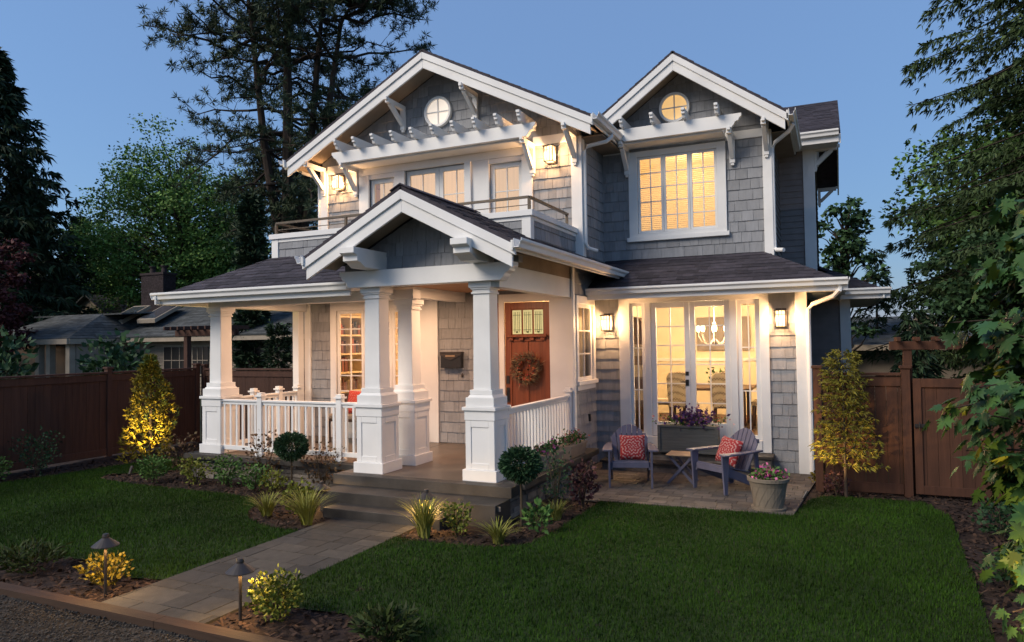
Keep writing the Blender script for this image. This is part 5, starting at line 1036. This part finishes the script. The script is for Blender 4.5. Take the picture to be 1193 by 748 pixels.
wb('eave', 'ntrim', -25.0, -11.0, 23.35, 23.45, 2.52, 2.75); wb('soffit', 'ntrim', -25.0, -11, 23.45, 24.2, 2.52, 2.56)
slope_quad([(-25.2, 23.3, 2.78), (-11, 23.3, 2.78), (-11, 27.5, 4.5), (-25.2, 27.5, 4.5)], NH, 'nroof')
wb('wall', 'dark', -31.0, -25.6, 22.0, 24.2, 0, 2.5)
slope_quad([(-32, 20.9, 2.72), (-25.2, 20.9, 2.72), (-26.6, 23.6, 3.95), (-30, 23.6, 3.95)], NH, 'nroof'); slope_quad([(-25.2, 20.9, 2.72), (-25.2, 27.5, 2.72), (-26.6, 27.5, 3.95), (-26.6, 23.6, 3.95)], NH, 'nroof'); slope_quad([(-32, 23.6, 3.95), (-25.2, 23.6, 3.95), (-24, 28.5, 4.3), (-32, 28.5, 4.3)], NH, 'nroof')
wb('eave', 'ntrim', -32, -25.15, 20.83, 20.93, 2.46, 2.70); wb('eave', 'ntrim', -25.2, -25.1, 20.93, 23.4, 2.46, 2.70)
for x in (-27.7, -26.9, -25.5): wb('porch_post', 'ntrim', x-.14, x+.14, 21.1, 21.38, 0, 2.46)
wb('porch_wall', 'nwall', -25.45, -25.3, 21.4, 24.2, 0, 2.5)
for x0, x1, m in ((-22.9, -21.3, 'dark'), (-21.0, -20.0, 'dark'), (-18.3, -16.6, 'dark')):
    f = wb('window', 'ntrim', x0-.1, x1+.1, 24.12, 24.199, .9, 2.35); wb('pane', m, x0, x1, 24.08, 24.119, 1.0, 2.25, parent=f)
    b = MB()
    for i in range(1, 3): b.box(x0+(x1-x0)*i/3-.02, x0+(x1-x0)*i/3+.02, 24.06, 24.079, 1.0, 2.25)
    b.box(x0, x1, 24.061, 24.078, 1.6, 1.64); part(b, 'glazing_bar', 'nwall', f, bevel=0)
b = MB()
for i in range(14): b.box(-24.6, -11.5, 24.17, 24.199, .2+.17*i, .2+.17*i+.012)
part(b, 'siding_line', 'ntrim', NH, bevel=0)
for x0 in (-27.2, -24.9):
    p = [Vector((x0, 24.2, 3.45)), Vector((x0+1.25, 24.2, 3.45)), Vector((x0+.75, 26.2, 4.3)), Vector((x0-.5, 26.2, 4.3))]
    b = MB(); b.add(p+[q+Vector((0, -.03, .18)) for q in p], [(0, 1, 5, 4), (1, 2, 6, 5), (2, 3, 7, 6), (3, 0, 4, 7), (4, 5, 6, 7)]); f = part(b, 'skylight', 'ntrim', NH, bevel=0)
    c = sum((q for q in p), Vector())/4; part(MB().add([c+(q-c)*.86+Vector((0, -.03, .19)) for q in p], [(0, 1, 2, 3)]), 'pane', 'skyglass', f, bevel=0)
ch = MB(); panel(ch, (-28.2, 27.0, 3.5), X_, Z_, F_, rect(0, 1.7, 0, 2.7), .075, (.2, .22), .01, .01, gap=.012); ch.box(-28.2, -26.5, 27.0, 27.8, 3.4, 6.2); panel(ch, (-26.5, 27.0, 3.5), Y_, Z_, X_, rect(0, .8, 0, 2.7), .075, (.2, .22), .01, .01, gap=.012); ch.box(-28.26, -26.44, 26.94, 27.86, 6.2, 6.32); co = part(ch, 'chimney', 'brick', NH, bevel=0)
for x in (-27.8, -26.9): part(MB().lathe([(.16, 0), (.13, .3), (.19, .34), (.19, .4)], (x, 27.4, 6.32), 12), 'chimney_pot', 'brick', co, bevel=0)
part(MB().lathe([(.1, 0), (.1, .35), (.2, .38), (.2, .48)], (-29.9, 27.2, 4.2), 10), 'roof_vent', 'dark', NH, bevel=0)
NH.location.x -= 6.4
N2 = thing('gabled_house', 'far white gabled house above the ranch house roof', 'house', (-44.9, 31, 0))
b = MB(); b.prism([(-2.3, 0), (2.3, 0), (2.3, 4.3), (0, 5.7), (-2.3, 4.3)], lambda a, c, k: (-44.6+a, 31+6*k, c)); part(b, 'wall', 'ntrim', N2, bevel=0); slope_quad([(-47.3, 30.6, 4.1), (-47.3, 37, 4.1), (-44.6, 37, 5.8), (-44.6, 30.6, 5.8)], N2, 'nroof'); slope_quad([(-41.9, 37, 4.1), (-41.9, 30.6, 4.1), (-44.6, 30.6, 5.8), (-44.6, 37, 5.8)], N2, 'nroof'); part(MB().box(-45.0, -44.2, 30.95, 30.99, 4.1, 4.8), 'window', 'dark', N2, bevel=0)
NR = thing('grey_house', 'grey-roofed neighbouring house with small gabled dormer beyond the gate', 'house', (3, 30, 0))
part(MB().box(-3, 9, 28.2, 36, 0, 1.95), 'wall', 'nwall', NR, bevel=0); slope_quad([(-3.6, 27.6, 1.97), (9.5, 27.6, 1.97), (9.5, 32.5, 3.05), (-3.6, 32.5, 3.05)], NR, 'nroof'); part(MB().box(-3.6, 9.5, 27.5, 27.6, 1.78, 1.98), 'eave', 'ntrim', NR, bevel=0)
dm = MB(); dm.prism([(-.72, 2.05), (.72, 2.05), (.42, 2.72), (0, 3.05), (-.42, 2.72)], lambda a, c, k: (2.8+a, 28.0+2.5*k, c)); d = part(dm, 'dormer', 'lap', NR, bevel=0)
for sx in (-1, 1): part(MB().bar((2.8+sx*.74, 27.95, 2.1), (2.8, 27.95, 3.1), .08, .13, (0, 1, 0)), 'dormer_trim', 'ntrim', d, bevel=0)
part(MB().box(2.55, 3.05, 27.93, 27.99, 2.25, 2.8), 'window', 'ntrim', d, bevel=0); part(MB().box(2.6, 3.0, 27.9, 27.929, 2.3, 2.75), 'pane', 'skyglass', d, bevel=0)
